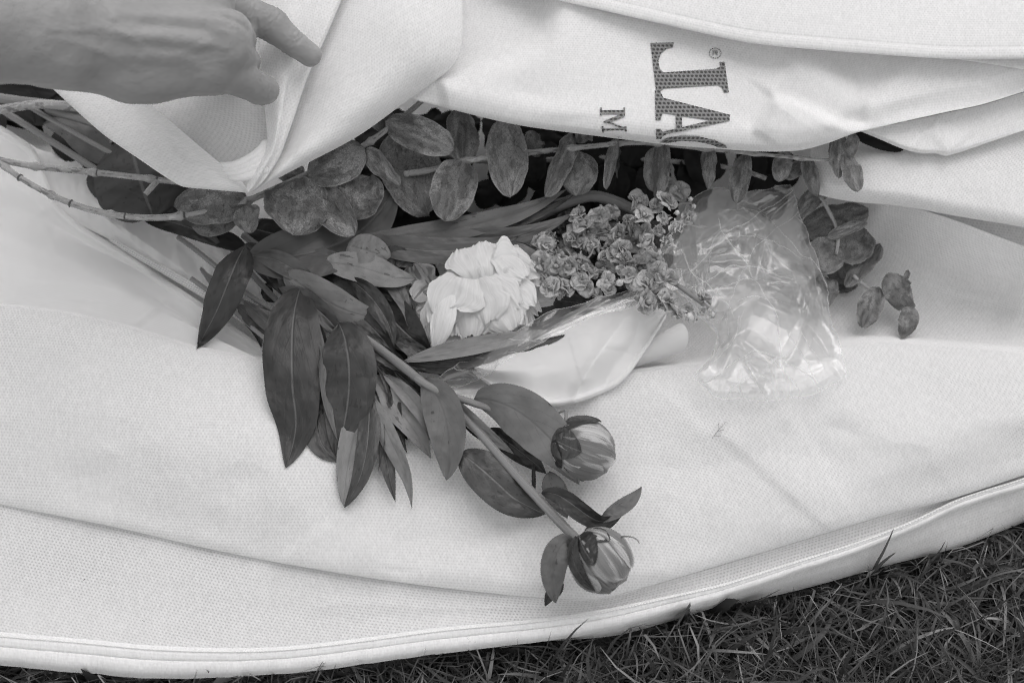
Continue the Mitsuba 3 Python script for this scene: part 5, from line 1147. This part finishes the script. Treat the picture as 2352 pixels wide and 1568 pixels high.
# ------------------------------------------------------------------ the hand
def contour(vals, o, h):
    """Marching tetrahedra: the zero surface of a grid of values (negative inside)."""
    nx, ny, nz = vals.shape
    idx = np.arange(vals.size).reshape(vals.shape)
    c = [idx[a:nx - 1 + a, b:ny - 1 + b, d:nz - 1 + d].ravel() for a, b, d in ((0, 0, 0), (1, 0, 0), (1, 1, 0), (0, 1, 0), (0, 0, 1), (1, 0, 1), (1, 1, 1), (0, 1, 1))]
    c = np.stack(c, 1)
    fv = vals.ravel()
    s = (fv[c] < 0).sum(1)
    c = c[(s > 0) & (s < 8)]
    tets = np.vstack([c[:, t] for t in ((0, 5, 1, 6), (0, 1, 2, 6), (0, 2, 3, 6), (0, 3, 7, 6), (0, 7, 4, 6), (0, 4, 5, 6))])
    ins = fv[tets] < 0
    tris = []
    for k in (1, 2, 3):
        tt = tets[ins.sum(1) == k]
        order = np.argsort(~(fv[tt] < 0), axis=1, kind='stable')
        t = np.take_along_axis(tt, order, 1)
        e = lambda a, b: np.stack([t[:, a], t[:, b]], 1)
        if k == 1: tris.append(np.stack([e(0, 1), e(0, 2), e(0, 3)], 1))
        elif k == 3: tris.append(np.stack([e(0, 3), e(1, 3), e(2, 3)], 1))
        else:
            tris.append(np.stack([e(0, 2), e(0, 3), e(1, 3)], 1)); tris.append(np.stack([e(0, 2), e(1, 3), e(1, 2)], 1))
    E_ = np.vstack(tris).reshape(-1, 2)
    E_ = np.sort(E_, 1)
    u, inv = np.unique(E_[:, 0].astype(np.int64) * vals.size + E_[:, 1], return_inverse=True)
    a, b = u // vals.size, u % vals.size
    pos = lambda i: np.stack(np.unravel_index(i, vals.shape), 1) * h + o
    t = (fv[a] / (fv[a] - fv[b]))[:, None]
    V = pos(a) * (1 - t) + pos(b) * t
    F = inv.reshape(-1, 3)
    F = F[(F[:, 0] != F[:, 1]) & (F[:, 1] != F[:, 2]) & (F[:, 0] != F[:, 2])]
    return V, F

def smin(a, b, k):
    h = np.clip(0.5 + 0.5 * (b - a) / k, 0, 1)
    return b * (1 - h) + a * h - k * h * (1 - h)

def cone_d(P, a, b, ra, rb):
    ab = b - a
    t = np.clip(((P - a) @ ab) / (ab @ ab), 0, 1)
    return np.linalg.norm(P - (a + t[..., None] * ab), axis=-1) - (ra + (rb - ra) * t)

def J(px, py, z, r):
    p = at(px, py, z / 100)
    return p, r * mpp(p)
PALM = [[(-560, 20, 31, 128), (-80, 62, 28.2, 116)], [(-80, 62, 28.2, 112), (120, 60, 26.4, 96)], [(-60, 100, 27.4, 84), (140, 118, 25.6, 74)],
        [(60, 40, 26.4, 70), (500, 6, 23.2, 42)], [(60, 66, 26.4, 72), (535, 70, 23.2, 40)], [(60, 100, 26.0, 66), (535, 118, 22.4, 40)], [(60, 118, 25.2, 62), (492, 164, 21.4, 42)],
        [(110, 140, 24.0, 58), (345, 176, 22.0, 54)], [(200, 90, 24.0, 76), (430, 95, 21.6, 66)], [(300, 175, 22.4, 56), (500, 168, 21.0, 44)]]
FING = [  # chains of joints: index, middle, ring, little finger, thumb
        [(470, -6, 22.0, 44), (555, 26, 19.8, 41), (622, 56, 18.9, 39), (672, 98, 18.2, 30), (712, 127, 17.4, 27)],
        [(540, 72, 22.6, 40), (556, 92, 19.2, 31), (520, 104, 17.2, 27), (480, 108, 17.4, 24)],
        [(540, 120, 21.8, 39), (566, 142, 18.4, 31), (530, 150, 16.8, 27), (490, 148, 17.2, 24)],
        [(500, 166, 21.2, 43), (560, 186, 19.0, 39), (596, 204, 17.8, 36), (609, 207, 17.4, 33)],
        [(250, 110, 22.4, 44), (390, 140, 18.8, 34), (470, 165, 16.6, 30), (530, 185, 15.6, 24)]]
TEND = [[(130, 20, 29.6, 9), (470, 0, 26.2, 7)], [(120, 52, 30.4, 9), (330, 52, 28.0, 8), (500, 62, 26.2, 7)], [(110, 88, 30.2, 9), (320, 98, 27.4, 8), (500, 112, 25.2, 7)], [(120, 124, 29, 8), (300, 140, 26.3, 8), (460, 158, 24.4, 7)],
        [(180, 60, 29.6, 5), (240, 90, 28.4, 5), (300, 120, 27.0, 5), (420, 128, 25.6, 4)], [(40, 110, 30.6, 6), (150, 100, 29.4, 5), (250, 60, 28.8, 5)]]
h = 0.0022
allp = np.array([J(*j)[0] for ch in PALM + FING for j in ch])
o = np.maximum(allp.min(0), [-0.62, -9, -9]) - 0.055
sz = np.ceil((allp.max(0) + 0.045 - o) / h).astype(int)
GX = np.stack(np.meshgrid(*[o[i] + np.arange(sz[i]) * h for i in range(3)], indexing='ij'), -1)
D_ = None
for a, b in PALM:
    (pa, ra), (pb, rb) = J(*a), J(*b)
    d = cone_d(GX, pa, pb, ra, rb)
    D_ = d if D_ is None else smin(D_, d, 0.010)
for ch in TEND:
    for a, b in zip(ch, ch[1:]):
        (pa, ra), (pb, rb) = J(*a), J(*b)
        # tendons follow the back of the hand: they lift it only where they run just beneath the skin
        D_ = smin(D_, np.maximum(cone_d(GX, pa, pb, ra, rb), D_ - 0.0036), 0.0035)
for px, py, z, r in [(524, 70, 23.6, 38), (526, 114, 22.8, 36), (490, 158, 21.9, 37)]:
    c, r = J(px, py, z, r)
    D_ = smin(D_, np.linalg.norm(GX - c, axis=-1) - r, 0.008)
for ch in FING:
    d = None
    for a, b in zip(ch, ch[1:]):
        (pa, ra), (pb, rb) = J(*a), J(*b)
        e = cone_d(GX, pa, pb, ra, rb)
        d = e if d is None else smin(d, e, 0.0025)
    D_ = smin(D_, d, 0.0022)
V, F = contour(D_, o, h)
hm_ = trimesh.Trimesh(V, F, process=True)
hm_.fix_normals()
hm_ = max(hm_.split(only_watertight=False), key=lambda q: len(q.faces))
trimesh.smoothing.filter_taubin(hm_, iterations=8)
Vh = np.array(hm_.vertices); Nh = np.array(hm_.vertex_normals)
# tendons, veins and the hollows between the knuckles on the back of the hand
_hl = layout(Vh)
_top = np.clip(Nh @ np.array([0, -.35, .94]), 0, 1)
for ln, amp, wd in [([(235, -10), (300, 28), (400, 36), (515, 42)], .0016, 15), ([(170, 52), (300, 80), (420, 92), (520, 104)], .0015, 14), ([(170, 100), (300, 132), (400, 140), (490, 150)], .0012, 13),
                    ([(250, 60), (300, 88), (330, 112), (420, 122), (500, 80)], .0010, 7), ([(120, 90), (200, 108), (290, 150), (350, 160)], .0009, 7), ([(210, 0), (240, 30), (270, 52)], .0011, 8), ([(90, 60), (160, 72), (240, 60)], .0008, 8),
                    ([(300, 55), (400, 62), (500, 72)], -.0012, 12), ([(300, 108), (400, 116), (500, 130)], -.0012, 12), ([(110, 120), (160, 130), (230, 140)], -.0010, 16), ([(492, 34), (520, 40), (556, 58), (578, 84)], -.0016, 5), ([(520, 30), (548, 34), (570, 52)], .0008, 8),
                    ([(586, 40), (592, 62), (588, 92)], -.0011, 3.5), ([(600, 36), (606, 60), (600, 96)], -.0006, 3), ([(664, 60), (668, 84), (660, 112)], -.0009, 3.2), ([(655, 62), (660, 86), (652, 108)], -.0005, 3), ([(470, 60), (500, 72), (530, 76)], .0007, 6), ([(470, 100), (505, 108), (530, 112)], .0006, 6), ([(606, 178), (612, 200), (604, 224)], -.0007, 4)]:
    d_, _, p_ = line_dist(np.concatenate([_hl, _hl[:, :1] * 0], 1)[None], [(*q, 0) for q in ln])
    e_ = np.clip(np.minimum(p_[0], 1 - p_[0]) / .15, .1, 1)
    Vh = Vh + Nh * (amp * e_ * _top * np.exp(-(d_[0] / wd) ** 2))[:, None]
# skin folds across the finger joints and the wrist
def fold_lines(Vh, Nh, c, axis, depth, gap, n=3, reach=0.014):
    for k in range(n):
        q = (Vh - c) @ axis - (k - (n - 1) / 2) * gap + 0.0006 * np.sin((Vh[:, 0] + Vh[:, 2]) * 900 + k)
        near = np.exp(-(np.linalg.norm(Vh - c, axis=1) / reach) ** 4)
        Vh = Vh - Nh * (depth * near * np.exp(-(q / 0.0008) ** 2))[:, None]
    return Vh
for ch, ks in ((FING[0], (1, 2, 3)), (FING[3], (1, 2))):
    for kk in ks:
        c = J(*ch[kk])[0]; ax = J(*ch[kk + 1])[0] - J(*ch[kk - 1])[0]; ax /= np.linalg.norm(ax)
        Vh = fold_lines(Vh, Nh, c, ax, 0.0008, 0.0022, 3)
Vh = Vh + Nh * (0.0004 * (meshkit.fbm(Vh * 120, 3, 2) - .5))[:, None]
PR = thing('person', 'bare hand and forearm reaching in from the upper left and lifting the cloth corner', 'person')
put('hand', (Vh, np.array(hm_.faces)), 'skin', PR, True, label='hand with its index finger stretched out and the other fingers curled under')

# ------------------------------------------------------------------ grass
rs = np.random.default_rng(4)
hx = W([(x, y, 1.5) for x, y in HEM_LOW[:11]] + [(x, y, 1.5) for x, y in BAG_LOW[2:]])
def front_y(x): return np.interp(x, hx[:, 0], hx[:, 1], left=hx[0, 1], right=hx[-1, 1])
def blades(x, y, L, w, seed):
    rs = np.random.default_rng(seed)
    n = len(x); k = 6
    az = rs.uniform(0, 2 * np.pi, n); lean = rs.uniform(0.25, 1.35, n); bend = rs.normal(0, 1.0, n); side_b = rs.normal(0, 1.1, n)
    s = np.linspace(0, 1, k)
    el = np.pi / 2 - (lean[:, None] + 0.75 * np.abs(bend[:, None]) * s[None])
    a = az[:, None] + side_b[:, None] * s[None] * 0.9
    st = L[:, None] / (k - 1)
    d = np.stack([np.cos(el) * np.cos(a), np.cos(el) * np.sin(a), np.sin(el)], -1) * st[..., None]
    P = np.concatenate([np.zeros((n, 1, 3)), np.cumsum(d[:, :-1], 1)], 1)
    P[..., 0] += x[:, None]; P[..., 1] += y[:, None]; P[..., 2] += rs.uniform(0, 0.010, n)[:, None]
    P[..., 2] = np.maximum(P[..., 2], 0.0015 + 0.012 * rs.random((n, 1)))
    wd = np.stack([-np.sin(a), np.cos(a), rs.normal(0, .35, (n, 1)) * np.ones((1, k))], -1)
    wd /= np.linalg.norm(wd, axis=-1, keepdims=True)
    ww = w[:, None] / 2 * np.array([.8, 1, 1, .9, .62, .08])[None]
    V = np.stack([P - wd * ww[..., None], P + wd * ww[..., None]], 2)
    base = (np.arange(n) * k * 2)[:, None]
    i = np.arange(k - 1) * 2
    q = np.stack([i, i + 1, i + 3, i + 2], 1)
    F = (base[:, None] + q[None]).reshape(-1, 4)
    u = rs.random(n)
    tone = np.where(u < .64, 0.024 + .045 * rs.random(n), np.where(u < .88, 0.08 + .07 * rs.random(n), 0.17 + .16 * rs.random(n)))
    C = np.repeat((tone[:, None] * np.linspace(.45, 1.25, k)[None])[..., None], 2, 2).reshape(-1)  # colour darkened toward the root for the shade low in the grass
    return V.reshape(-1, 3), F, np.repeat(C[:, None], 3, 1)
def sow(x0, x1, depth0, depth1, dens, seed):
    rs = np.random.default_rng(seed)
    n = int((x1 - x0) * (depth1 - depth0) * dens)
    x = rs.uniform(x0, x1, n); y = front_y(x) - rs.uniform(depth0, depth1, n)
    return x, y
xs1 = [sow(-.48, .56, -.02, .17, 100000, 1), sow(-.9, .95, .17, .55, 22000, 2), sow(-.9, -.48, -.02, .17, 30000, 3), sow(.56, .95, -.02, .17, 30000, 4)]
far = np.random.default_rng(9).uniform(-1, 1, (14000, 2)) * [1.5, 1.2] + [0, .35]
near_ = np.random.default_rng(19).uniform(-1, 1, (62000, 2)) * [1.35, .95] + [0, .45]
hw = np.interp(near_[:, 1], [-.2, .1, .45], [.46, .50, .60])
far = np.vstack([far[(np.abs(far[:, 0]) > .72) | (far[:, 1] > .8)], near_[((np.abs(near_[:, 0]) > hw) | (near_[:, 1] > .44)) & (near_[:, 1] > -.05)]])
x = np.concatenate([a[0] for a in xs1] + [far[:, 0]]); y = np.concatenate([a[1] for a in xs1] + [far[:, 1]])
n = len(x)
L = rs.uniform(.02, .07, n) * np.where(rs.random(n) < .12, 1.35, 1); w = rs.uniform(.0005, .0014, n) * np.where(rs.random(n) < .16, 2.2, 1)
V, F, C = blades(x, y, L, w, 12)
V[:, 2] = np.minimum(V[:, 2], np.where((V[:, 1] > front_y(V[:, 0]) - 0.006) & (np.abs(V[:, 0]) < .5) & (V[:, 1] < .4), 0.012, 1))
hv, hf, hc, k0 = [V], [F], [C], len(V)
for i in range(420):
    x_ = rs.uniform(-.46, .52); y_ = front_y(x_) - rs.uniform(.004, .17)
    a_ = rs.uniform(0, 6.28); L_ = rs.uniform(.025, .075); z_ = rs.uniform(.010, .030)
    d_ = np.array([math.cos(a_), math.sin(a_)])
    Pb = np.array([[x_, y_, z_ * .6], [*(np.array([x_, y_]) + d_ * L_ * .5), z_ + rs.uniform(0, .012)], [*(np.array([x_, y_]) + d_ * L_ + rs.normal(0, .006, 2)), max(.004, z_ + rs.uniform(-.012, .008))]])
    if np.any(Pb[:, 1] > front_y(Pb[:, 0]) - .010): continue
    Pb[:, 2] = np.where(Pb[:, 1] > front_y(x_) - .012, np.minimum(Pb[:, 2], .012), Pb[:, 2])
    dead = rs.random() < .3
    (v, f), uv = leaf_mesh(Pb, rs.uniform(.0022, .0042), prof='blade' if rs.random() < .85 else 'lance', nu=12, nv=5, fold=rs.uniform(.1, .5), wave=.12, tooth=.12, press=False, seed=3000 + i)
    if np.any(v[:, 1] > front_y(v[:, 0]) - .004): continue
    hv.append(v); hf.append(f + k0); hc.append(np.full((len(v), 3), rs.uniform(.13, .26) if dead else rs.uniform(.025, .07))); k0 += len(v)
# tall blades standing in front of the hem
for pts, wd, tn in [([(1990, 1340, 1.2), (2010, 1300, 3.4), (2034, 1255, 5.0), (2053, 1212, 6.2)], 9, .10), ([(2000, 1318, 2.6), (2028, 1290, 4.0), (2058, 1268, 4.8)], 10, .09), ([(2100, 1350, 1.0), (2130, 1300, 2.8), (2160, 1262, 4.0), (2172, 1240, 4.6)], 9, .10),
                    ([(1980, 1470, 1), (2010, 1390, 2.6), (2040, 1320, 3.6)], 8, .12), ([(2200, 1330, 1.2), (2270, 1300, 2.6), (2352, 1215, 4.2)], 6, .16), ([(1600, 1500, 1), (1620, 1440, 2.4), (1640, 1408, 3)], 5, .2), ([(2090, 1560, 1), (2130, 1470, 2.4), (2160, 1390, 3.2), (2170, 1350, 3.4)], 12, .10), ([(2230, 1560, 1.5), (2250, 1460, 2.6), (2225, 1380, 3.2)], 10, .13)]:
    P = W(pts)
    (v, f), uv = leaf_mesh(P, wd * mpp(P[0]), prof='blade', nu=16, nv=3, fold=.35, press=False, tooth=.05)
    hv.append(v); hf.append(f + k0); hc.append(np.full((len(v), 3), tn)); k0 += len(v)
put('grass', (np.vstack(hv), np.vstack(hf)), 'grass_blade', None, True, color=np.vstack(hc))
labels['grass'] = {'label': 'dark tangled lawn grass in front of the bag', 'category': 'grass', 'kind': 'stuff'}
